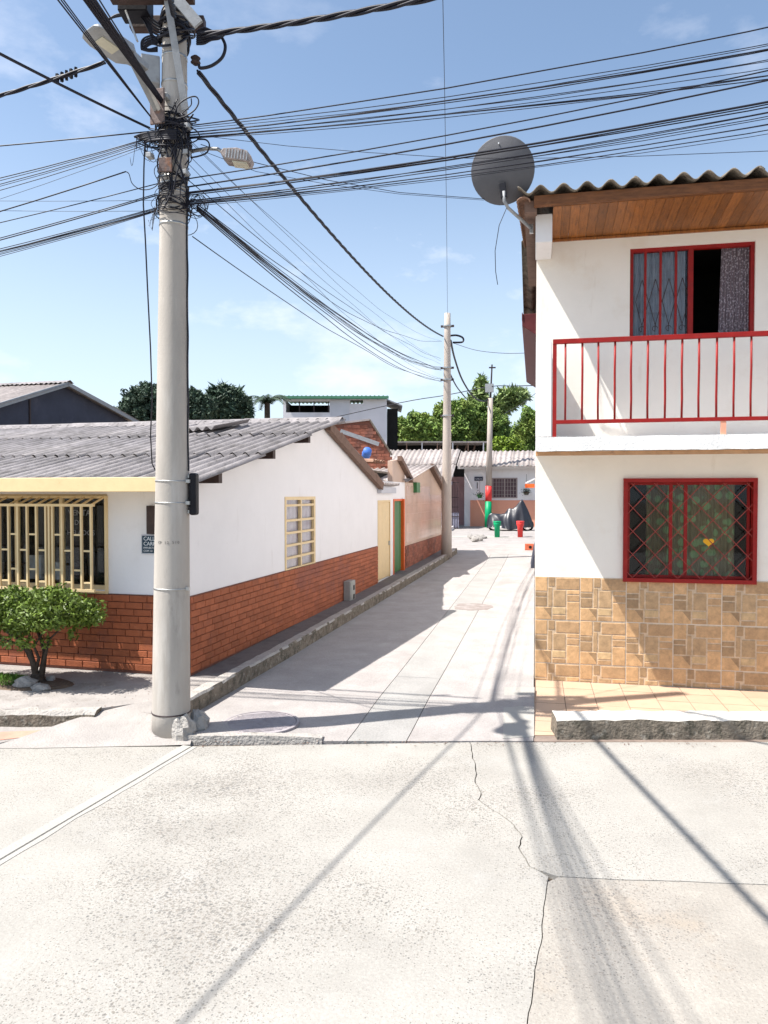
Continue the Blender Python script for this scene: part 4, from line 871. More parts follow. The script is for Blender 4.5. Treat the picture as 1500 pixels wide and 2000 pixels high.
# ================================================================== MAIN POLE
PD = 6.72; PB = cp((331-750)/F*PD, PD, 0)
mp_ = thing('utility_pole', 'thick pale concrete utility pole at the corner carrying tangled cables', 'utility pole', tuple(PB))
top = at(343, -260, PD)-PB; lean = Vector((top.x, top.y, 0))
def PC(z): return Vector((lean.x*z/top.z, lean.y*z/top.z, z))       # pole centre at height z, relative to the base
def PR(z): return .172-.0105*z
zs = [-.03+i*.25 for i in range(36)]
MB().tube([PC(z) for z in zs], [PR(z) for z in zs], 28).build('shaft', pole_m, mp_, True)
def zpx(py): return at(340, py, PD).z
for py in (392+50, 940, 982, 1148, 1389, 115, 168, 300, 352, 364, 372, 380): 
    z = zpx(py) if py < 1380 else zpx(1389); wd = .012 if py > 900 else .02
    MB().tube([PC(z-wd/2), PC(z+wd/2)], PR(z)+.004, 28).build('strap', steel_m if py < 1300 else rod_m, mp_, True)
for py in (940, 982, 1148): MB().box(-.02, .02, -.025, .0, -.015, .015, Matrix.Translation(PC(zpx(py))+CR*(PR(1)+.0)+CF*-.05)).build('buckle', steel_m, mp_)
# faint stencilled marking
zt = zpx(1060)
for i, ch in enumerate('CP 12 510'):
    an = R(-125+i*8.5); c_ = PC(zt)+Vector((math.cos(an+YAW), math.sin(an+YAW), 0))*(PR(zt)+.001)
    if ch != ' ': text(ch, .035, stencil_m, mp_, tuple(c_), (R(90), 0, an+YAW+R(90)), name='stencil_mark', ext=.0006)
# cement collar piled at the foot
rock('cement_mound', PB+CR*.12+CF*-.10+Vector((0, 0, .07)), (.12, .1, .15), '', 5); _c = [o_ for o_ in COL.objects if o_.name == 'cement_mound'][0]
_c.data.materials.clear(); _c.data.materials.append(kerb_m); tag(_c, 'rough cement lump heaped against the foot of the thick pole', 'cement')
rock('cement_lump', PB+CR*.22+CF*.1+Vector((0, 0, .06)), (.1, .12, .13), '', 8); _c = [o_ for o_ in COL.objects if o_.name == 'cement_lump'][0]
_c.data.materials.clear(); _c.data.materials.append(kerb_m); tag(_c, 'darker cement lump behind the foot of the thick pole, by the kerb', 'cement')
# splice box strapped to the right of the shaft, feed cable above it
zb_ = zpx(965); sc_ = thing('splice_box', 'long black plastic splice box strapped to the right of the thick pole', 'junction box', tuple(PB+PC(zb_)+CR*(PR(zb_)+.045)))
b = MB(); b.box(-.032, .036, -.06, .06, -.19, .19); b.build('case', blackp_m, sc_, rot=(0, 0, YAW), bevel=.02)
MB().box(-.034, .038, -.012, .012, -.18, .18).build('rib', blackp_m, sc_, rot=(0, 0, YAW), bevel=.003)
for dz in (-.16, .16): MB().box(-.06, .0, -.03, .03, dz-.015, dz+.015).build('clamp', steel_m, sc_, rot=(0, 0, YAW))
# upper hardware
zc_ = zpx(20)
xb = PC(zc_)
MB().beam(xb-CR*.50+CF*-.2, xb+CR*.22+CF*-.2, .1, .11).build('crossarm', brown_m, mp_, bevel=.006); MB().beam(xb-CR*.46+CF*.2, xb+CR*.22+CF*.2, .1, .11).build('crossarm', brown_m, mp_, bevel=.006)
MB().beam(at(322, -30, PD-.22)-PB, at(362, 215, PD-.14)-PB, .06, .012, CF).build('brace', dsteel_m, mp_); MB().beam(at(330, -20, PD-.3)-PB, at(388, 48, PD-.3)-PB, .09, .03, CF).build('brace', dsteel_m, mp_)
MB().beam(at(262, 10, PD+.1)-PB, at(322, 60, PD+.1)-PB, .05, .03).build('brace', dsteel_m, mp_); MB().beam(at(246, 22, PD-.1)-PB, at(268, 80, PD-.1)-PB, .035, .015).build('brace', steel_m, mp_)
MB().box(-.13, .13, -.1, .1, -.13, .06, Matrix.Translation(at(265, 5, PD)-PB) @ Matrix.Rotation(YAW, 4, 'Z')).build('equipment_box', blackp_m, mp_, bevel=.01)
for px in (300, 372, 235): MB().lathe([(.02, -.05), (.045, -.03), (.03, -.01), (.045, .01), (.03, .03), (.035, .06)], 12, Matrix.Translation(at(px, -22, PD-.2)-PB)).build('insulator', brown_m, mp_, True)
MB().lathe([(.02, -.04), (.045, -.02), (.03, 0), (.045, .02), (.02, .04)], 12, Matrix.Translation(at(382, 118, PD-.02)-PB)).build('insulator', brown_m, mp_, True)
MB().box(-.08, .08, -.06, .06, -.12, .12, Matrix.Translation(at(294, 140, PD-.05)-PB) @ Matrix.Rotation(YAW+.3, 4, 'Z')).build('control_box', dsteel_m, mp_, bevel=.01)
for py, dx in ((205, -.03), (262, .16), (312, .15), (318, -.17), (350, .14)): MB().box(-.025, .025, -.05, .02, -.02, .02, Matrix.Translation(PC(zpx(py))+CR*dx+CF*-.12)).build('clamp', dsteel_m, mp_, bevel=.004)
MB().box(-.07, .07, -.01, .01, -.16, .14, Matrix.Translation(PC(zpx(225))-CR*.1-CF*.17) @ Matrix.Rotation(YAW-.3, 4, 'Z')).build('rusty_plate', mat('rusty_steel', (.15, .11, .1), .7, .3, 20, .2, stain=((.3, .12, .05), 12, .52, .6)), mp_, bevel=.004)
MB().box(-.085, .03, -.012, .012, -.06, .06, Matrix.Translation(PC(zpx(338))-CF*.165) @ Matrix.Rotation(YAW, 4, 'Z')).build('bracket_plate', MATS['rusty_steel'], mp_, bevel=.004)
# --- street lamps
la = thing('street_lamp', 'grey flat headed street lamp on a long arm left of the pole top', 'street lamp', tuple(at(305, 215, PD-.17)))
o_ = Vector(la.location); e_ = at(243, 92, 6.15)-o_
MB().beam((0, 0, 0), e_, .045, .02, CF).build('arm', dsteel_m, la); MB().beam((.03, 0, 0), e_+Vector((.06, 0, .0)), .03, .03, CF).build('arm', steel_m, la)
hd = at(222, 95, 5.95)-o_
dirh = (CR*-.62+CF*-.78+Vector((0, 0, .16))).normalized(); xh = dirh.cross(Vector((0, 0, 1))).normalized(); zh = xh.cross(dirh)
Mh = Matrix((xh, dirh, zh)).transposed().to_4x4(); Mh.translation = hd
b = MB(); vs = []
for (y, w_, z0_, z1_) in ((-.3, .035, .0, .05), (-.16, .06, -.01, .06), (-.1, .13, -.01, .065), (.12, .145, -.005, .05), (.2, .12, .0, .03), (.22, .08, .01, .02)):
    vs += [Mh @ Vector((-w_, y, z0_)), Mh @ Vector((w_, y, z0_)), Mh @ Vector((w_*.85, y, z1_)), Mh @ Vector((-w_*.85, y, z1_))]
b.add(vs, [(i*4+k, i*4+(k+1) % 4, i*4+4+(k+1) % 4, i*4+4+k) for i in range(5) for k in range(4)]+[(3, 2, 1, 0), (20, 21, 22, 23)]); b.build('head', dsteel_m, la, bevel=.005)
MB().box(-.055, .055, -.02, .13, -.014, -.006, Mh).build('lens', lens_m, la)
l2 = thing('street_lamp', 'pale finned street lamp on a short arm right of the pole', 'street lamp', tuple(PB+PC(zpx(296))+CR*.14))
o_ = Vector(l2.location); e2_ = at(458, 306, PD-.1)-o_
MB().tube([(0, 0, 0), at(405, 290, PD-.03)-o_, at(425, 291, PD-.05)-o_, at(440, 300, PD-.08)-o_], .017, 8).build('arm', steel_m, l2, True)
M2 = Matrix.Translation(e2_) @ Matrix.Rotation(YAW, 4, 'Z') @ Matrix.Rotation(R(7), 4, 'Y')
b = MB(); pr = [(-.09, .03), (.03, .05), (.12, .035), (.165, -.01), (.15, -.06), (-.06, -.055), (-.11, -.01)]
n = len(pr); b.add([M2 @ Vector((p[0], -.08, p[1])) for p in pr]+[M2 @ Vector((p[0], .08, p[1])) for p in pr], [tuple(range(n)), tuple(range(n, 2*n))[::-1]]+[(i, n+i, n+(i+1) % n, (i+1) % n) for i in range(n)])
b.build('head', mat('worn_lamp_paint', (.33, .28, .26), .6, .35, 22, .2, stain=((.1, .08, .08), 18, .52, .7)), l2, bevel=.006)
for k in range(8): MB().box(-.06+k*.026, -.052+k*.026, -.085, -.08, -.05, .03, M2).build('fin', steel_m, l2)
MB().box(.0, .13, -.06, .06, -.07, -.06, M2).build('lens', lens_m, l2); MB().lathe([(.02, 0), (.022, .02), (.01, .03)], 10, M2 @ Matrix.Translation((.05, 0, .045))).build('photocell', blue_m, l2)
# ================================================================== CABLES
def wire(p0, p1, T, k, r, name, label, group, n=34, m_=None, twist=0, T0=0, wob=0, seed=0):
    """span that leaves p0, passes p1 and goes on to T times that distance, sagging"""
    pts = []
    for i in range(n+1):
        t = T0+(T-T0)*(i/n); p = Vector(p0)+(Vector(p1)-Vector(p0))*t; p.z += k*t*(t-1)
        if wob: p += noise.noise_vector(Vector((t*6, seed, 0)))*wob*(min(1, abs(t)*8))
        pts.append(p)
    b = MB()
    if twist:
        fine = []
        for i in range(n*6):
            j = i/6; a = int(j); f_ = j-a; fine.append(pts[a].lerp(pts[a+1], f_))
        Lt = 0; dirn = (Vector(p1)-Vector(p0)).normalized(); u = dirn.cross(Vector((0, 0, 1))).normalized(); v = u.cross(dirn)
        for s_ in range(3):
            q = []; Lt = 0
            for i, p in enumerate(fine):
                if i: Lt += (fine[i]-fine[i-1]).length
                a = Lt/twist*2*math.pi+s_*2.094; q.append(p+(u*math.cos(a)+v*math.sin(a))*r*1.1)
            b.tube(q, r, 5)
    else: b.tube(pts, r, 5)
    return tag(b.build(name, m_ or black_m, None, True), label, 'cable', group)
ORD = ['first', 'second', 'third', 'fourth', 'fifth', 'sixth', 'seventh', 'eighth', 'ninth', 'tenth', 'eleventh']
def thick(r_): return 'thick' if r_ > .0052 else 'medium' if r_ > .0034 else 'thin'
def pp(px, py, dd=0): return at(px, py, PD+dd)
UR = 'thin black wire in the upper bundle running right from the pole'; MR = 'one of the pair of black wires running right below the small lamp'; LR = 'thin black wire in the lowest bundle running right from the pole'
GU, GM_, GLr = 'upper bundle of wires running right', 'pair of wires running right below the lamp', 'lowest bundle of wires running right'
for i, (a, c, r_) in enumerate([(247, 52, .0055), (250, 86, .0035), (254, 90, .003), (260, 96, .006), (261, 99, .004), (264, 117, .0035), (266, 121, .003), (268, 133, .003), (270, 149, .0045), (272, 154, .004), (271, 150, .003)]):
    wire(pp(360, a, -.1), at(1500, c, 5.75), 5.5, .2+.03*(i % 3)-(.12 if i in (8, 9) else 0), r_, 'wire', ORD[i]+' from top, '+thick(r_)+' black wire at the right edge in the upper bundle', GU, wob=.012, seed=i)
for i, (a, c, r_) in enumerate([(350, 138, .0055), (366, 157, .007)]): wire(pp(362, a, -.1), at(1500, c, 5.75), 5.5, .16, r_, 'wire', ('upper' if i == 0 else 'lower')+' black wire of the pair running right just below the small lamp', GM_, seed=i)
for i, (a, c, r_) in enumerate([(377, 200, .009), (379, 204, .005), (382, 208, .005), (393, 219, .004), (394, 223, .0035), (396, 226, .0035), (397, 231, .003), (399, 243, .0045), (400, 246, .003), (401, 253, .004), (404, 262, .0025)]):
    wire(pp(362, a, -.1), at(1500, c, 5.75), 5.5, .17+.03*(i % 2), r_, 'wire', ORD[i]+' from top, '+thick(r_)+' black wire at the right edge in the lowest bundle', GLr, wob=.012, seed=20+i)
b = MB(); pts = [pp(400, 266), at(560, 285, 6.6), at(720, 298, 6.5), at(900, 309, 6.4), at(1050, 309, 6.3), at(1250, 305, 6.1), at(1500, 295, 5.8), at(1900, 270, 5.4)]; b.tube(pts, .0025, 5)
tag(b.build('wire', black_m), 'single slack thin wire crossing beneath the upper bundle towards the dish', 'cable')
b = MB(); pts = [pp(392, 282), at(500, 318, 7.0), at(640, 352, 7.4), at(780, 376, 7.8), at(950, 389, 8.2), at(1040, 388, 8.4)]; b.tube(pts, .0035, 5)
tag(b.build('wire', black_m), 'slack wire from the pole running behind the dish to the balcony house', 'cable')
b = MB(); pts = [pp(388, 292), at(500, 335, 7.0), at(640, 360, 7.4), at(780, 379, 7.8), at(945, 391, 8.2)]; b.tube(pts, .0025, 5)
tag(b.build('wire', black_m), 'thinner slack wire just below the one running to the dish', 'cable')
# left going
LU, LMd, LL = 'thin black wire in the upper left bundle', 'black wire in the middle left spread', 'thin black wire in the lowest left bundle'
for i, (a, c, r_) in enumerate([(272, 348, .0045), (274, 353, .0035), (277, 360, .004), (280, 364, .003), (284, 372, .0035), (288, 389, .002)]):
    wire(pp(283, a), at(0, c, 7.05), 14, .035, r_, 'wire', ORD[i]+' from top, '+thick(r_)+' wire at the left edge in the upper left bundle', 'upper left bundle of wires', seed=40+i, T0=-.15)
for i, (x, a, c, r_) in enumerate([(246, 335, 413, .006), (310, 358, 435, .0045), (308, 378, 465, .0045), (308, 381, 469, .0055), (306, 391, 392.5, .002), (306, 412, 411.5, .002)]):
    wire(pp(x, a), at(0, c, 7.05), 12, .02, r_, 'wire', ORD[i]+' from top, '+thick(r_)+' wire at the pole in the middle left spread', 'middle left spread of wires', seed=50+i)
for i, (a, c, r_) in enumerate([(406, 486, .004), (408, 489, .0035), (410, 492, .004), (411, 495, .003), (412, 498, .0035), (413, 502, .003), (411, 490, .003)]):
    wire(pp(305, a), at(0, c, 7.05), 14, .03, r_, 'wire', ORD[i]+' from top of the wires in the lowest left bundle', 'lowest left bundle of wires', wob=.01, seed=60+i)
wire(pp(300, 256), at(0, 285, 7.05), 14, .01, .006, 'wire', 'single black wire running almost level from the tangle to the left edge', None)
wire(pp(292, 250), at(0, 105, 5.2), 4, .03, .011, 'wire', 'heavier black cable sloping up to the left edge from the tangle', None)
# towards and over the camera
for i, (x, a, q, dd, r_) in enumerate([(306, 243, 113, 4.97, .006), (305, 242, 119, 4.97, .005), (307, 244, 124, 4.97, .005)]): wire(pp(x, a), at(q, 0, dd), 6.5, .02, r_, 'wire', ORD[i]+' from left of the three wires rising steeply to the upper left', 'steep wires to the upper left, left group', seed=70+i)
for i, (x, a, q, dd, r_) in enumerate([(318, 206, 164, 5.33, .009), (319, 205, 169, 5.33, .010), (320, 204, 174, 5.33, .010), (320, 202, 180, 5.33, .011), (321, 200, 186, 5.33, .009), (320, 200, 194, 5.34, .006)]): wire(pp(x, a, -.15), at(q, 0, dd), 7.5, .02, r_, 'wire', ORD[i]+' from left of the wires rising steeply past the flat street lamp', 'steep wires past the flat lamp', seed=80+i)
wire(pp(340, 30, -.25), at(300, -160, 4.6), 5, .02, .014, 'power_cable', 'thick twisted power cable leaving the pole top overhead', None, twist=.35)
# twisted power cables
TWR = wire(pp(392, 68, -.15), at(860, -8, 5.3), 5.5, .10, .0125, 'power_cable', 'thick twisted power cable rising to the right from the pole top', None, twist=.85, n=60)
wire(at(205, 122, PD+.1), at(0, 187, 7.1), 13, .02, .0095, 'power_cable', 'thick twisted power cable leaving left behind the flat lamp', None, twist=.8, n=60)
P2D = 24.8; P2B = g(872, 1089, aZ(24.7)); P2D = P2B.dot(CF)
def p2(px, py): return at(px, py, P2D)
wire(pp(387, 140, -.05), p2(866, 657), 1, 1.35, .0115, 'power_cable', 'thick twisted power cable sloping down to the far pole in the alley', None, twist=.9, n=60)
DB = 'thin wire in the bundle sloping from the thick pole down to the alley pole'
for i, (x, a, c, k, r_) in enumerate([(384, 402, 718, 1.15, .006), (384, 404, 719, 1.25, .005), (386, 406, 721, 1.35, .005), (386, 403, 720, 1.05, .004), (385, 408, 741, 1.2, .006), (384, 410, 744, 1.4, .006), (387, 400, 724, .95, .004), (386, 398, 716, 1.5, .004), (388, 405, 722, 1.3, .004)]):
    wire(pp(x, a), p2(862, c), 1, k, r_, 'wire', DB, 'bundle of wires down to the alley pole', wob=.03, seed=90+i)
for i, (x, a, c, k, r_) in enumerate([(376, 462, 746, .9, .005), (368, 352, 700, 1.0, .004), (366, 300, 712, 1.1, .0025), (366, 268, 706, .9, .0025), (366, 272, 666, 1.3, .0025), (390, 402, 666, 1.6, .0045), (368, 320, 740, 1.2, .0025)]):
    wire(pp(x, a), p2(862, c), 1, k, r_, 'wire', ['lowest lone wire sloping from below the tangle to the alley pole', 'wire leaving the pole just above the main bundle and sloping to the alley pole', 'fine wire leaving beside the second set of turns towards the alley pole', 'fine wire leaving just below the small lamp arm towards the alley pole', 'highest fine sagging wire from the lamp arm to the top of the alley pole', 'wire crossing up from the lowest bundle to the top of the alley pole', 'fine wire from the lamp bracket to the lower clamp of the alley pole'][i], 'separate wires down to the alley pole', wob=.04, seed=110+i)
b = MB(); b.tube([p2(874, 614), at(872, 400, 16), at(868, 150, 11.5), at(865, 0, 9.6), at(862, -300, 7)], .005, 5); tag(b.build('wire', black_m), 'lone wire dropping straight down the sky to the top of the alley pole', 'cable')
# the wire hanging down beside the pole on to the roof
b = MB(); b.tube([pp(283, 275), pp(281, 330), pp(280, 400), pp(284, 470), pp(288, 560), at(294, 680, 6.9), at(297, 780, 7.3), at(294, 850, 7.7), at(297, 905, 8.0), at(303, 918, 8.05)], .0065, 6); tag(b.build('hanging_wire', black_m), 'black wire hanging from the tangle down to the white house roof', 'cable')
b = MB(); b.tube([PB+PC(zpx(y))+CR*(PR(zpx(y))+.004+.004*math.sin(y*.05))+CF*-.03 for y in range(340, 930, 20)], .008, 6); tag(b.build('riser_cable', black_m), 'black cable running down the right side of the thick pole to the splice box', 'cable')
# tangles: nobody could count these strands
def tangle(name, py0, py1, n, rad, r0, r1, label, seed, side=0):
    rr_ = random.Random(seed); b = MB()
    for i in range(n):
        z0 = zpx(rr_.uniform(py0, py1)); a0 = rr_.uniform(0, 6.28); sweep = rr_.uniform(1.5, 7); tilt = rr_.uniform(-.12, .12); r_ = rr_.uniform(r0, r1); ex = rr_.uniform(0, rad)*(rr_.random()**2)
        pts = []
        for k in range(15):
            t = k/14; a = a0+sweep*t; z = z0+tilt*math.sin(a)+.04*math.sin(3*t+i); q = PR(z)+.01+ex*math.sin(t*math.pi)*abs(math.sin(a*.5+i)); pts.append(PB+PC(z)+Vector((math.cos(a), math.sin(a), 0))*q)
        b.tube(sm(pts, 2), r_, 5)
    o_ = stuff(b.build(name, black_m, None, True)); tag(o_, label, 'cables'); return o_
tangle('cable_tangle', 238, 292, 44, .2, .003, .008, 'dense tangle of black cables round the pole at the upper bundle', 3)
tangle('cable_tangle', 385, 420, 26, .16, .0025, .006, 'tangle of thin black wires round the pole at the lowest bundle', 4)
tangle('cable_tangle', 340, 372, 14, .08, .003, .006, 'turns of wire wound round the pole below the small lamp', 5)
tangle('cable_tangle', 40, 80, 26, .22, .006, .011, 'heavy cable coils round the top of the thick pole', 6)
rr_ = random.Random(12); b = MB()          # vertical runs and drooping ends over the face of the pole
for i in range(26):
    px = rr_.uniform(312, 372); y0 = rr_.uniform(190, 280); y1 = y0+rr_.uniform(50, 140); pts = []
    for k in range(9):
        t = k/8; pts.append(at(px+10*math.sin(t*5+i)+(rr_.uniform(-3, 3)), y0+(y1-y0)*t, PD-PR(5)-.02-.03*rr_.random()))
    b.tube(sm(pts[::2], 4), rr_.uniform(.003, .008), 5)
for i in range(30):
    px = rr_.uniform(262, 300); y0 = rr_.uniform(262, 285); dy = rr_.uniform(8, 55)*rr_.random(); dx = rr_.uniform(-14, 60); pts = [pp(px+dx*t*1.0, y0+dy*math.sin(t*math.pi*.8)*1.0, rr_.uniform(-.02, .02)) for t in [k/8 for k in range(9)]]
    b.tube(pts, rr_.uniform(.0015, .004), 4)
for i in range(22):
    px = rr_.uniform(376, 392); y0 = rr_.uniform(385, 402); a0 = rr_.uniform(0, 6.28); q = rr_.uniform(4, 22); b.tube([pp(px+q*math.cos(a0+t*.55), y0+q*.3+q*math.sin(a0+t*.55)) for t in range(9)], rr_.uniform(.0015, .003), 4)
for i in range(12):
    px = rr_.uniform(296, 310); y0 = rr_.uniform(405, 418); b.tube([pp(px, y0), pp(px-rr_.uniform(-6, 8), y0+rr_.uniform(8, 35)), pp(px+rr_.uniform(-18, 4), y0+rr_.uniform(-8, 25))], .002, 4)
for i in range(9):
    b.tube([pp(262+i*3, 268+i, 0), pp(276+i, 262+i*2, 0), pp(296, 258+i*2, -.08), pp(318, 256+i*2, -.16), pp(345, 255+i*2, -.2)], rr_.uniform(.006, .011), 5)
o_ = stuff(b.build('cable_ends', black_m, None, True)); tag(o_, 'drooping cable ends and loose strands on the face of the thick pole', 'cables')
def loop(name, pts, r_, label, dd=-.12): return tag(MB().tube(sm([pp(x, y, dd) for x, y in pts]), r_, 6).build(name, black_m, None, True), label, 'cable')
loop('cable_loop', [(340, 222), (350, 203), (368, 191), (383, 189), (388, 200), (380, 215), (362, 227), (345, 232)], .006, 'round black cable loop standing off the pole above the upper bundle', -.2)
loop('cable_loop', [(385, 272), (402, 273), (409, 283), (404, 298), (388, 305), (372, 308)], .007, 'black cable loop beside the arm of the small lamp', -.1)
loop('cable_loop', [(432, 70), (440, 90), (434, 112), (414, 128), (392, 133), (388, 126)], .014, 'thick cable loop hanging from the rising twisted power cable', -.1)
loop('cable_loop', [(313, 345), (306, 362), (290, 370), (272, 369), (258, 358), (252, 340), (246, 335)], .004, 'slack wire looping from the pole to the middle left wire', 0)
b = MB()
for i in range(7): b.tube(sm([pp(384, 62+i*4, -.1), pp(398, 55+i*5, -.12), pp(412, 60+i*3, -.12), pp(428, 66+i*1.5, -.14), pp(440, 66, -.15)]), .011, 5)
for i in range(8): b.tube(sm([pp(315, 50+i*5), pp(300, 40+i*6), pp(286+i, 30+i*5), pp(268+i*2, 26+i*2)]), .008, 5)
for i in range(5): b.tube(sm([pp(312, 78+i*3), pp(296, 70+i*4), pp(280, 76+i*5), pp(276, 88+i*2), pp(290, 96+i), pp(308, 92+i*2)]), .008, 5)
for i in range(4): b.tube(sm([pp(205, 45-i*2), pp(225, 30+i), pp(250, 26+i), pp(275, 24+i)]), .009, 5)
o_ = stuff(b.build('cable_splices', black_m, None, True)); tag(o_, 'heavy black cable splices fanning out at the pole top', 'cables')
b = MB()
for i in range(5):
    c_ = at(112+i*9, 152-i*3.2, 6.95); b.box(-.012, .012, -.012, .012, -.05, .035, Matrix.Translation(c_) @ Matrix.Rotation(i, 4, 'Z'))
stuff(b.build('connectors', blackp_m)); tag([o_ for o_ in COL.objects if o_.name == 'connectors'][0], 'cluster of black piercing connectors on the left twisted cable', 'connectors')
# ================================================================== FAR POLES
fp = thing('utility_pole', 'slender concrete pole on the left of the alley midway back', 'utility pole', tuple(P2B))
tp = p2(874, 612)-P2B
MB().tube([tp*(i/12) for i in range(13)], [.165-.0062*i*1.0 for i in range(13)], 20).build('shaft', pole2_m, fp, True)
for py in (637, 718, 741, 811): 
    f_ = (1089-py)/(1089-612); MB().tube([tp*f_-Vector((0, 0, .02)), tp*f_+Vector((0, 0, .02))], .125+.04*(1-f_)+.01, 16).build('strap', steel_m, fp); MB().box(-.2, .2, -.03, .03, -.03, .03, Matrix.Translation(tp*f_)).build('bolt', rod_m, fp)
b = MB().tube(sm([p2(876, 656), p2(892, 655), p2(904, 660), p2(903, 668), p2(884, 669)]), .03, 6); tag(b.build('cable_loop', black_m), 'cable loop at the top of the slender alley pole', 'cable')
P3B = g(953, 1030, aZ(36)); P3D = P3B.dot(CF)
def p3(px, py): return at(px, py, P3D)
f3 = thing('utility_pole', 'concrete pole with green and red painted foot in front of the pink house', 'utility pole', tuple(P3B))
t3 = p3(958, 778)-P3B
def s3_(py): return t3*((1030-py)/(1030-778))
MB().tube([s3_(949), s3_(860), s3_(778)], [.15, .13, .12], 16).build('shaft', pole2_m, f3, True); MB().tube([s3_(979), s3_(949)], [.157, .153], 16).build('red_band', bred_m, f3, True); MB().tube([s3_(1032), s3_(979)], [.165, .157], 16).build('green_band', bgreen_m, f3, True)
MB().tube([s3_(778), p3(961, 712)-P3B], [.045, .035], 8).build('top_tube', rod_m, f3); MB().beam(p3(955, 718)-P3B, p3(968, 718)-P3B, .06, .06).build('crossarm', rod_m, f3)
MB().lathe([(.1, 0), (.11, .2), (.09, .3)], 12, Matrix.Translation(p3(957, 790)-P3B)).build('collar', pole2_m, f3); MB().box(-.2, .2, -.1, .1, -.2, .2, Matrix.Translation(p3(956, 758)-P3B)).build('insulator_block', dsteel_m, f3)
def seg(pts, r_, label, m_=None): return tag(MB().tube(sm(pts), r_, 5).build('wire', m_ or black_m, None, True), label, 'cable')
seg([p2(880, 665), at(888, 700, 27), at(903, 742, 30), at(925, 775, 33), at(944, 784, 35.5), p3(955, 779)], .035, 'thick cable drooping from the slender pole to the painted pole')
seg([p2(878, 728), at(892, 755, 28), at(910, 778, 31)], .025, 'short cable running down behind the slender pole into the trees')
seg([at(560, 836, 38), at(780, 787, 37), at(870, 772, 36.5), p3(958, 755), at(1000, 754, 33), at(1047, 753, 30), at(1200, 750, 28)], .02, 'twisted cable crossing from the green roof to the painted pole and the right wall')
seg([p2(885, 670), at(930, 684, 22), at(985, 690, 20), at(1045, 689, 18)], .008, 'thin wire from the slender pole to the house on the right', greycable_m)
seg([p3(985, 808), at(1020, 788, 34), at(1050, 765, 32)], .012, 'thin wire rising to the right behind the painted pole', greycable_m)
# ================================================================== FAR HOUSES
ph = thing('pink_house', 'white house with salmon lower wall and brown barred window at the alley end', 'house', (0, 37, .58))
x905 = -3.45
b = MB(); wall_holes(b, x905, 6, 0, 3.0, 0, .2, [(-2.1, -.85, 1.42, 2.42)]); b.build('wall', white_m, ph)
MB().box(x905+.3, 6, -.03, -.002, .02, 1.32).build('salmon_band', salmon_m, ph); MB().box(x905+.3, x905+.4, -.06, -.03, .02, 1.32).build('salmon_pilaster', salmon_m, ph)
wfp = win_frame(-2.1, -.85, 1.42, 2.42, -.03, .05, .08, [-1.47]).build('window_frame', mat('taupe_paint', (.35, .28, .26), .6, .1, 5, 0), ph)
MB().box(-2.08, -.87, .06, .065, 1.44, 2.4).build('pane', mat('dim_glass', (.13, .08, .09), .2, .3, 4, 0), wfp)
for k in range(9): MB().box(-2.03+k*.14, -2.01+k*.14, -.04, -.02, 1.47, 2.37).build('bar', MATS['taupe_paint'], wfp)
for k in range(4): MB().box(-2.05, -.9, -.045, -.03, 1.6+k*.2, 1.615+k*.2).build('bar', MATS['taupe_paint'], wfp)
MB().box(x905-.3, 6, -.45, -.3, 2.86, 2.98).build('fascia', white_m, ph)
np_ = thing('number_plate', 'small dark name plate on the white wall of the pink house', 'sign', (-2.95, 36.96, .58)); MB().box(0, .42, -.01, .0, 2.28, 2.48).build('plate', navy_m, np_); text('CASA 12', .09, signw_m, np_, (.03, -.012, 2.34), (R(90), 0, 0))
MB().box(x905+.62, x905+.66, -.03, -.005, 1.9, 2.2).build('wall_ornament', rod_m, ph)
MB().beam((x905+.05, -.08, 2.75), (x905+.62, -.05, 1.8), .05, .05).build('down_pipe', white_m, ph)
me_p = sheet_mesh('sheet', fiberlight_m, .9, 2.35, .25, .034, .012, 6); s4 = R(21)
for k in range(12):
    for r_ in range(1): link('sheet', me_p, ph, (-3.75+k*.88, -.75+r_*2.2*math.cos(s4), 2.98+r_*2.2*math.sin(s4)+r_*.03), (s4, 0, 0))
for k in range(6):
    for r_ in range(2): link('sheet', me_p, ph, (-9.1+k*.88, -2.7+r_*2.2*math.cos(s4), 2.28+r_*2.2*math.sin(s4)+r_*.03), (s4, 0, 0))
MB().box(-9.1, -3.8, -2.5, -2.35, 2.05, 2.22).build('porch_fascia', mat('grey_blue_paint', (.28, .28, .36), .7, .1, 3, 0), ph)
MB().box(-8.5, -3.5, .9, 1.05, 0, 2.5).build('porch_back_wall', mat('brown_pink_wall', (.36, .22, .22), .8, .1, 2, 0), ph)
MB().box(-8.5, -3.5, -2.4, -2.1, 0, .5).build('porch_low_wall', mat('brown_pink_wall', (.36, .22, .22)), ph) if False else None
pg = bpy.data.objects.new('porch_grille', None); COL.objects.link(pg); pg.parent = ph
for k in range(24): MB().box(-6.1+k*.11, -6.08+k*.11, -2.32, -2.3, .0, 2.2).build('bar', MATS['grey_blue_paint'] if k % 4 == 0 else rod_m, pg)
for z in (.02, .55, 1.0, 1.45, 2.15): MB().box(-6.15, -3.5, -2.29, -2.27, z, z+.03).build('rail', rod_m, pg)
MB().box(-6.15, -3.5, -2.26, -2.24, .0, .75).build('kick_panel', MATS['grey_blue_paint'], pg)
pst = thing('concrete_step', 'low whitish concrete step in front of the barred porch', 'step', (-5.6, 33.4, .5)); MB().box(0, 1.9, 0, 1.1, -.1, .22).build('block', white_m, pst, bevel=.02); MB().lathe([(.06, 0), (.06, .01)], 12, Matrix.Translation((1.65, -.005, .1)) @ Matrix.Rotation(R(90), 4, 'X')).build('drain_hole', dark_m, pst)
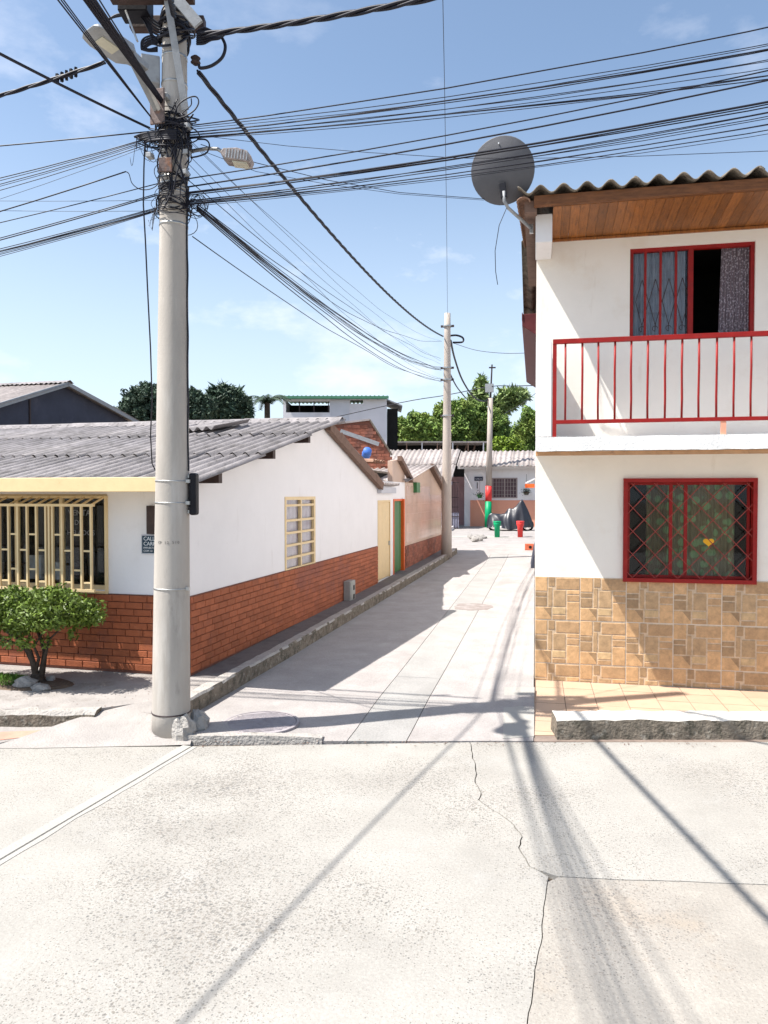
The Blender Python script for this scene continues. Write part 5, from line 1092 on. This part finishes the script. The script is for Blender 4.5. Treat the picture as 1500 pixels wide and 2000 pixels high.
for lab, px, py, hgt in (('hanging green plant pot on the pink house left of the painted pole', 937, 968, .35), ('dark hanging plant on the pink house by the right edge', 1028, 962, .3)):
    c_ = at(px, py, 36.1); hp = thing('hanging_plant', lab, 'plant', tuple(c_)); MB().lathe([(.08, -.12), (.14, .0), (.15, .04)], 12).build('pot', green_m if px < 1000 else brown_m, hp); MB().tube([(0, 0, 0), (0, 0, .9)], .008, 4).build('cord', rod_m, hp)
    b = MB(); q_ = random.Random(px)
    for i in range(160):
        v = Vector((q_.gauss(0, .12), q_.gauss(0, .1), q_.gauss(.05, .07))); e = Vector((q_.uniform(-.05, .05), q_.uniform(-.05, .05), q_.uniform(-.03, .03))); f_ = e.cross(Vector((q_.uniform(-1, 1), .4, .7))).normalized()*.02; b.add([v-f_, v+e, v+f_, v-e], [(0, 1, 2, 3)])
    b.build('foliage', leafd_m, hp)
# covered motorcycle
mc = at(996, 1036, 33.6); mc.z = aZ(33); mt = thing('covered_motorcycle', 'motorcycle under a black tarpaulin in front of the salmon wall', 'motorcycle', tuple(mc), YAW*.3)
b = MB(); nx = 46; ny = 22; vs = []
def prof(u):       # top height along the bike, 0 = rear (left) .. 1 = front (right)
    P_ = [(0, .30), (.03, .72), (.10, .80), (.28, .76), (.40, .80), (.46, .98), (.50, 1.02), (.56, 1.0), (.63, 1.12), (.71, 1.33), (.76, 1.42), (.80, 1.30), (.86, 1.05), (.92, .75), (.97, .45), (1, .25)]
    for (a, za), (c, zc__) in zip(P_[:-1], P_[1:]):
        if u <= c: return za+(zc__-za)*(u-a)/(c-a)
    return .2
for i in range(nx+1):
    u = i/nx; x = -1.02+2.04*u; h_ = prof(u)
    for j in range(ny+1):
        v = j/ny*2-1; wd = .14+.27*(1-abs(2*u-1)**3); s_ = abs(v); zz = h_*(1-max(0, s_-.25)**1.6*.95/(.75**1.6)) ; hem = .13+.05*math.sin(u*9)
        fold = .04*math.sin(u*38+v*4)*s_+.03*math.sin(u*17-v*7)
        y = (v*wd)*(.35+.65*min(1, s_*1.5)) + fold*(1 if v > 0 else -1)*s_
        vs.append((x+.03*math.sin(v*9+u*11), y, max(hem, zz+.018*math.sin(u*30+v*9))))
b.add(vs, [(i*(ny+1)+j, (i+1)*(ny+1)+j, (i+1)*(ny+1)+j+1, i*(ny+1)+j+1) for i in range(nx) for j in range(ny)]); b.build('cover', tarp_m, mt, True)
for x, r_ in ((-.72, .27), (.78, .27)):
    wh = MB().tube([(x+.24*math.cos(t), 0, .27+.24*math.sin(t)) for t in [i*2*math.pi/24 for i in range(25)]], .045, 8, False).build('tyre', blackp_m, mt, True); MB().lathe([(.05, -.05), (.05, .05)], 10, Matrix.Translation((x, 0, .27)) @ Matrix.Rotation(R(90), 4, 'X')).build('hub', steel_m, wh)
    for k in range(6): MB().tube([(x, 0, .27), (x+.22*math.cos(k*1.047), 0, .27+.22*math.sin(k*1.047))], .008, 4).build('spoke', steel_m, wh)
MB().tube([(.0, -.12, .35), (-.12, -.28, .0)], .015, 6).build('side_stand', rod_m, mt)
def bollard(px, py, m_, lab):
    p = g(px, py, aZ(30)); p = at(px, py, 30.2); p.z = aZ(p.y); t = thing('litter_bin', lab, 'litter bin', tuple(p))
    MB().lathe([(.105, 0), (.115, .42), (.15, .50), (.155, .62), (.135, .63), (.125, .55)], 20).build('body', m_, t, True); MB().lathe([(.158, .61), (.165, .625), (.165, .65), (.15, .655)], 20).build('rim', m_, t, True)
bollard(971, 1051, bgreen_m, 'green tapered litter bin in front of the covered motorcycle'); bollard(1016, 1054, bred_m, 'red tapered litter bin in front of the covered motorcycle')
for i in range(9): rock('rubble', g(918+i*3.2, 1050+(i*37 % 7), .42)+Vector((0, 0, .04)), (.14, .12, .1), 'piece of pale rubble in the small heap past the slender pole', 20+i)['group'] = 'rubble heap past the slender pole'
# ---------------- buildings behind
db = thing('dark_gabled_house', 'dark slate house with pale corrugated roof behind the white house at left', 'house', tuple(lf(-12, 9.3, 0)), LROT)
b = MB(); b.plate([(0, 0), (8, 0), (8, 4.95), (4.2, 5.75), (.0, 4.35)], -.2, 0); b.build('gable_wall', navy_m, db); MB().box(-8, -.2, 0, .2, 0, 4.3).build('front_wall', navy_m, db)
MB().box(0, .04, 2.7, 2.76, 0, 5.2).build('downpipe', rod_m, db)
s5 = math.atan2(1.4, 4.2); me_d = sheet_mesh('sheet', fiberlight_m, 1.0, 4.9)
for k in range(10): link('sheet', me_d, db, (.3-(k+1)*.97, -.4, 4.35+.05-.13), (s5, 0, 0))
s6 = math.atan2(.8, 3.8); me_e = sheet_mesh('sheet', fiberlight_m, 1.0, 4.3)
for k in range(10): link('sheet', me_e, db, (.3-k*.97, 8.4, 4.93), (s6, 0, math.pi))
for k in range(10): link('ridge_cap', cme, db, (.35-(k+1)*.92, 4.2, 5.86))
MB().beam((.28, -.4, 4.2), (.28, 4.2, 5.78), .04, .14).build('edge_board', dsteel_m, db); MB().beam((.28, 4.2, 5.78), (.28, 8.4, 4.86), .04, .12).build('edge_board', dsteel_m, db)
gb = cp(0, 40, 0); gb_ = at(553, 850, 40); gb_.z = 0
wb = thing('green_roofed_building', 'tall white block with green roof edge and dark window band in the distance', 'building', tuple(gb_), YAW)
Wg = (755-553)/F*40; zt_ = 2.2+(965-780)/F*40; z0_ = 2.2
b = MB(); wall_holes(b, 0, Wg, 0, zt_, 0, .2, [(.15, 2.5, 2.2+(965-806)/F*40, zt_-.12), (3.6, 4.3, 2.2+(965-789)/F*40, zt_-.05)]); b.build('front_wall', mat('dirty_white_render', (.62, .6, .62), .85, .06, 1, .1, stain=((.45, .42, .42), .8, .56, .5)), wb)
MB().box(Wg-.2, Wg, .2, 3.2, 0, zt_).build('side_wall', MATS['dirty_white_render'], wb); MB().box(.0, Wg-.2, 3, 3.2, 0, zt_).build('back_wall', MATS['dirty_white_render'], wb)
MB().box(.0, Wg-.2, 2, 2.05, 0, zt_-.1).build('room_shade_sheet', dark_m, wb)  # near-black sheet paints the shade seen through the openings
MB().box(0, .1, .2, 3, 0, zt_).build('side_wall', MATS['dirty_white_render'], wb)
for k in range(3): MB().box(.15+k*.78+.7, .15+k*.78+.75, .05, .1, 2.2+(965-806)/F*40, zt_-.12).build('mullion', rod_m, wb)
MB().box(2.55, 3.55, -.03, 0, 0, zt_-.02).build('grey_panel', pale_m, wb)
me_g = sheet_mesh('sheet', greenroof_m, 1.15, 3.9, .23, .04, .02, 6)
for k in range(5): link('sheet', me_g, wb, (-.1+k*1.14, -.35, zt_+.12), (R(1.5), 0, 0))
MB().box(-.1, Wg+.1, -.36, -.3, zt_-.02, zt_+.12).build('fascia', greenroof_m, wb)
MB().box(Wg+.02, Wg+.6, .6, 3.4, 0, zt_-.45).build('lean_to', dark_m, wb); MB().add([(Wg, .4, zt_), (Wg+.85, .4, zt_-.35), (Wg+.85, 3.5, zt_-.35), (Wg, 3.5, zt_), (Wg, .4, zt_+.07), (Wg+.85, .4, zt_-.28), (Wg+.85, 3.5, zt_-.28), (Wg, 3.5, zt_+.07)], [(0, 3, 2, 1), (4, 5, 6, 7), (0, 1, 5, 4), (2, 3, 7, 6), (1, 2, 6, 5), (3, 0, 4, 7)]).build('lean_to_roof', dsteel_m, wb)
# brick gable behind the white house
bp_ = at(650, 900, 22); bp_.z = 0; bb = thing('brick_building', 'rough red brick building rising behind the white house roof', 'building', tuple(bp_), YAW)
def bz(py): return 2.2+(965-py)/F*22
def bx(px): return (px-650)/F*22
outl = [(bx(640), 0), (bx(762), 0), (bx(762), bz(885)), (bx(722), bz(822)), (bx(660), bz(829)), (bx(640), bz(832))]
n = len(outl); MB().add([(x, 0, z) for x, z in outl]+[(x, .2, z) for x, z in outl], [tuple(range(n)), tuple(range(n, 2*n))[::-1]]+[(i, n+i, n+(i+1) % n, (i+1) % n) for i in range(n)]).build('wall_core', joint_m, bb)
MB().box(bx(640), bx(640)+.2, .2, 4, 0, bz(835)).build('side_wall', joint_m, bb)
b = MB(); z = bz(960); r_ = 0
while z < bz(822):
    x = bx(640)+(r_ % 2)*.15
    while x < bx(762):
        cx, cz = x+.14, z+.06; lim = bz(822)+(cx-bx(722))/(bx(762)-bx(722))*(bz(885)-bz(822)) if cx > bx(722) else bz(829)+(cx-bx(660))/(bx(722)-bx(660))*(bz(822)-bz(829))
        if cz+.06 < lim: b.box(x, x+.23, -.02+random.uniform(-.006, .006), 0, z, z+.085)
        x += .24
    z += .094; r_ += 1
stuff(b.build('bricks', dirtbrick_m, bb))
MB().beam((bx(665), -.03, bz(842)), (bx(740), -.03, bz(868)), .02, .12).build('concrete_tie_beam', dsteel_m, bb)
MB().beam((bx(722), .1, bz(820)), (bx(765), .1, bz(888)), .3, .05).build('roof_edge', fiberold_m, bb); MB().beam((bx(640), .1, bz(830)), (bx(722), .1, bz(820)), .3, .05).build('roof_edge', fiberlight_m, bb)
bt = thing('blue_drum', 'blue plastic drum lying on the cluttered roof behind the white house', 'drum', tuple(at(716, 886, 20.5)))
MB().lathe([(.10, -.2), (.12, -.17), (.12, .17), (.10, .2)], 16, Matrix.Rotation(R(65), 4, 'X') @ Matrix.Rotation(R(20), 4, 'Y')).build('barrel', blue_m, bt, True); MB().lathe([(.122, -.02), (.13, 0), (.122, .02)], 16, Matrix.Rotation(R(65), 4, 'X') @ Matrix.Rotation(R(20), 4, 'Y')).build('hoop', blue_m, bt, True)
ct = thing('roof_shed', 'low dark lean-to roof between the brick building and beige house', 'shed', tuple(lf(-2.6, WL+2.2, 0)), LROT)
MB().box(-2, 1.9, 0, 3.2, 0, 2.75).build('walls', dark_m, ct); MB().box(-2, 1.95, -.1, 3.3, 2.75, 2.8).build('roof', fiberold_m, ct)
# dark open shed on the skyline
sd_ = at(735, 885, 46); sd_.z = 0; sh = thing('open_shed', 'long dark open sided shed with thin pale roof edge beyond the tiled roofs', 'shed', tuple(sd_), YAW)
Ws = (955-735)/F*46; zs_ = 2.2+(965-862)/F*46
MB().box(0, Ws, 0, 3, zs_-.08, zs_).build('roof', fiberlight_m, sh); MB().box(0, Ws, 2.2, 2.3, 0, zs_-.1).build('back_wall', dark_m, sh); MB().box(0, .1, 0, 2.2, 0, zs_-.1).build('side_wall', dark_m, sh)
for k in range(7): MB().box(.9+k*.95, .96+k*.95, .0, .06, 0, zs_-.09).build('post', oldwood_m if k % 2 else pale_m, sh)
for k in range(5): MB().beam((3.8+k*.5, .6, zs_-1.4), (4.0+k*.55, .8, zs_-.2), .08, .08).build('stored_plank', oldwood_m, sh)
# ================================================================== TREES
def leaf_crown(blobs, n, size, seed, elong=1.6, shell=.55):
    """leaf clumps in ellipsoid blobs: list of (centre, radii)"""
    rr_ = random.Random(seed); b = MB(); vol = [r_[0]*r_[1]*r_[2]**.5 for c, r_ in blobs]; tot = sum(vol)
    V = []; Fc = []
    for (c, r_), v_ in zip(blobs, vol):
        c = Vector(c)
        for i in range(int(n*v_/tot)):
            d_ = Vector((rr_.gauss(0, 1), rr_.gauss(0, 1), rr_.gauss(0, 1))).normalized(); q = shell+(1-shell)*rr_.random()**.5; q *= 1+.42*noise.noise(d_*2.6+c)+.2*noise.noise(d_*7+c)
            if size > .08 and noise.noise(d_*3.5+c*1.7) > .28: continue
            p = c+Vector((d_.x*r_[0], d_.y*r_[1], d_.z*r_[2]))*q
            a = Vector((rr_.uniform(-1, 1), rr_.uniform(-1, 1), rr_.uniform(-.7, 1))).normalized(); w_ = a.orthogonal().normalized(); w_ = (w_+a.cross(w_)*rr_.uniform(-1, 1)).normalized(); s_ = size*rr_.uniform(.6, 1.3)
            k = len(V); V += [tuple(p-a*s_*elong*.5), tuple(p+w_*s_*.35), tuple(p+a*s_*elong*.5), tuple(p-w_*s_*.35)]; Fc.append((k, k+1, k+2, k+3))
    b.v = V; b.f = Fc; b.tone = [None]*len(Fc); return b
# clipped shrub on the sidewalk
TB = g(72, 1336, SW); TB.z = SW; tr = thing('clipped_shrub', 'small clipped tree with flat topped green crown on the left sidewalk', 'tree', tuple(TB))
def loc_(px, py, dd=0): return at(px, py, TB.dot(CF)+dd)-TB
bl = []; rr_ = random.Random(5)
dT = TB.dot(CF)
for i in range(30):
    px = rr_.uniform(-40, 170); e = 1-((px-60)/135)**2; py = 1206-rr_.uniform(-22, 34)*max(.4, e)-8*(1 if abs(px-60) < 60 else 0); bl.append((loc_(px, py, rr_.uniform(-.38, .38)), (rr_.uniform(.13, .22), rr_.uniform(.13, .22), rr_.uniform(.10, .17))))
bl.append((loc_(60, 1198), (.5, .4, .18)))
for i in range(26): px = rr_.uniform(-40, 185); bl.append((loc_(px, 1206-(38+rr_.uniform(0, 18))*max(.2, 1-((px-60)/140)**2)*(1 if i % 3 else -1), rr_.uniform(-.35, .35)), (.06, .06, .07)))
leaf_crown(bl, 26000, .030, 9, 1.7, .5).build('crown', leaf_m, tr)
tk = [((74, 1336), (66, 1300), (58, 1272), (40, 1250), (10, 1232)), ((78, 1336), (84, 1300), (88, 1272), (80, 1248), (70, 1225)), ((84, 1300), (90, 1275), (95, 1250), (118, 1228)), ((64, 1296), (50, 1268), (58, 1240), (45, 1218)), ((70, 1310), (76, 1285), (66, 1262), (84, 1236)), ((58, 1272), (30, 1256), (-5, 1246))]
for i, pts in enumerate(tk):
    nn_ = len(pts); r0 = .038 if i < 2 else .022
    MB().tube([loc_(x, y, (.05 if i % 2 else -.05)*(k/nn_)*2) for k, (x, y) in enumerate(pts)], [r0*(1-.65*k/(nn_-1)) for k in range(nn_)], 8).build('trunk' if i < 2 else 'branch', bark_m, tr, True)
MB().lathe([(.13, -.02), (.09, .04), (.05, .12)], 10).build('root_flare', bark_m, tr, True)
def tree(name, label, D, blobs_px, n, size, m_, seed, trunk=None, elong=1.6, shell=.4, dz=1.0):
    bx_ = blobs_px[0]; base = at(bx_[0], bx_[1], D); base.z = 0; t = thing(name, label, 'tree', tuple(base))
    bl = [(at(px, py, D+dd)-base, (rx/F*D, rx/F*D*dz, rz/F*D)) for (px, py, rx, rz, dd) in blobs_px]
    leaf_crown(bl, n, size, seed, elong, shell).build('crown', m_, t)
    tpz = at(bx_[0], bx_[1], D).z; MB().tube([(0, 0, 0), (.05, 0, tpz*.5), (0, .05, tpz)], [.2, .16, .08], 8).build('trunk', bark_m, t, True)
    for k in range(min(5, len(bl))): MB().tube([(0, 0, tpz*.7), (bl[k][0])*.6+Vector((0, 0, tpz*.3)), bl[k][0]], [.09, .06, .03], 5).build('branch', bark_m, t, True)
    return t
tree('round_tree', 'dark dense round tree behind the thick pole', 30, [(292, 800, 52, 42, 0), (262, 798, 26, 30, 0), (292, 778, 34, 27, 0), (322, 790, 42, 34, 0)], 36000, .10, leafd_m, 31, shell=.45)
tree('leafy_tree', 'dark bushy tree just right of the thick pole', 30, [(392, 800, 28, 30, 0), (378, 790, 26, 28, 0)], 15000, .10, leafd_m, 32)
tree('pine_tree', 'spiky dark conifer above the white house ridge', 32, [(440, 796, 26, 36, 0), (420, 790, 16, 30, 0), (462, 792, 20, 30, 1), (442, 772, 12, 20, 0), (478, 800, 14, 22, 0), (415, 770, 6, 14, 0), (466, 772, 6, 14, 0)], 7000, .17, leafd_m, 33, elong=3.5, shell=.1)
pt = at(522, 815, 33); pt.z = 0; pm = thing('palm_tree', 'dark palm with drooping fronds left of the green roofed building', 'palm tree', tuple(pt))
hz_ = at(522, 785, 33).z; MB().tube([(0, 0, 0), (0, 0, hz_)], [.18, .13], 8).build('trunk', bark_m, pm)
for i in range(16):
    a = i*2.399; el = .25+.6*random.random(); Lf = 1.15; b = MB(); pts = []
    for k in range(9): t = k/8; pts.append(Vector((math.cos(a)*Lf*t*math.cos(el*.6), math.sin(a)*Lf*t*.9, hz_+math.sin(el+.3)*Lf*t-.75*Lf*t*t)))
    b.tube(pts, .015, 4); sd2 = Vector((-math.sin(a), math.cos(a), 0))
    for k in range(1, 9):
        for s_ in (-1, 1):
            for q_ in (0, .5):
                p = pts[k-1].lerp(pts[k], q_); e = p+sd2*s_*.27*(1-(k/9)**2*.7)+Vector((math.cos(a)*.14, math.sin(a)*.14, -.1)); dv = (pts[k]-pts[k-1])*.45; b.add([p, p+dv, e], [(0, 1, 2)])
    b.build('frond', leafd_m, pm)
tree('leafy_tree', 'bright green bushy tree left of the slender pole', 50, [(812, 845, 34, 36, 0), (790, 850, 24, 28, 0), (840, 850, 30, 28, 0), (826, 826, 22, 18, 0), (784, 830, 14, 16, 1)], 34000, .15, leafg_m, 41, shell=.25)
tree('leafy_tree', 'taller darker green tree directly behind the slender pole', 54, [(876, 828, 34, 42, 0), (858, 808, 12, 22, 0), (900, 810, 26, 30, 0), (888, 850, 40, 34, 0)], 34000, .15, leafg_m, 42, shell=.25)
tree('leafy_tree', 'broad green tree behind the painted pole', 56, [(932, 835, 40, 46, 0), (960, 840, 36, 40, 0), (905, 850, 30, 30, 0), (985, 858, 22, 24, 0), (925, 800, 26, 16, 0)], 40000, .15, leafg_m, 43, shell=.25)
tree('leafy_tree', 'round yellow green bush above the pink house roof', 47, [(988, 874, 30, 22, 0), (970, 880, 22, 18, 0), (1004, 882, 20, 16, 0)], 9000, .17, mat('lime_leaves', (.15, .22, .02), .6, .3, 1, 0, island=.4), 44)
tree('leafy_tree', 'green tree beside the corner of the balcony house', 52, [(1030, 850, 30, 40, 0), (1028, 806, 10, 14, 0), (1050, 835, 26, 34, 0), (1020, 870, 30, 22, 0), (1080, 850, 40, 40, 0)], 30000, .15, leafg_m, 45, shell=.25)
tree('bamboo', 'pale feathery bamboo rising behind the painted pole', 60, [(940, 762, 12, 30, 0), (935, 780, 18, 18, 0), (1000, 775, 30, 14, 0), (985, 788, 22, 18, 0), (925, 795, 16, 14, 0), (975, 806, 14, 22, 0), (1012, 768, 14, 8, 0)], 6000, .3, leafl_m, 46, elong=3.6, shell=.05)
# far low greenery closing the view
rr_ = random.Random(77)
bl = [((rr_.uniform(-60, 60), rr_.uniform(68, 90), rr_.uniform(0, 2.5)), (rr_.uniform(3, 6), rr_.uniform(2, 4), rr_.uniform(1.6, 3))) for _ in range(46)]
o_ = stuff(leaf_crown(bl, 26000, .5, 78).build('distant_trees', leafg_m)); tag(o_, 'distant belt of low green trees behind the houses', 'trees')
# ================================================================== MANHOLE, small marks on the ground
mc_ = g(510, 1411, aZ(7)); mc_.z = aZ(mc_.y)
mh = thing('manhole_cover', 'round grooved concrete manhole cover in the alley mouth', 'manhole cover', tuple(mc_), YAW+R(18))
MB().lathe([(.36, -.03), (.36, .006), (.335, .008), (.335, -.03)], 48).build('ring', cover_m, mh); MB().lathe([(.328, -.03), (.328, .004)], 48).build('plate', cover_m, mh)
for k in range(-9, 10):
    y = k*.034; hw = math.sqrt(max(0, .31**2-y*y))
    if hw > .05: MB().box(-hw, hw, y-.0095, y+.0095, .004, .0095).build('rib', cover_m, mh)
# thin twigs and leaf litter near the kerb
b = MB(); rr_ = random.Random(3)
for i in range(240):
    p = lf(rr_.uniform(-2.6, .2), rr_.uniform(-1.5, -.1), SW+.004) if i < 110 else cp(rr_.uniform(-1.6, 3), 6.5+rr_.gauss(0, .05), .006)
    a = rr_.random()*6.28; v = Vector((math.cos(a), math.sin(a), 0))*rr_.uniform(.006, .018); w_ = Vector((-v.y, v.x, 0))*.35; b.add([p-v, p+w_, p+v+Vector((0, 0, .004)), p-w_], [(0, 1, 2, 3)])
o_ = stuff(b.build('leaf_litter', oldwood_m)); tag(o_, 'scattered dry leaves and grit along the kerbs', 'leaf litter')
for o_ in list(COL.objects):
    if o_.name.startswith('tmp'): bpy.data.objects.remove(o_)
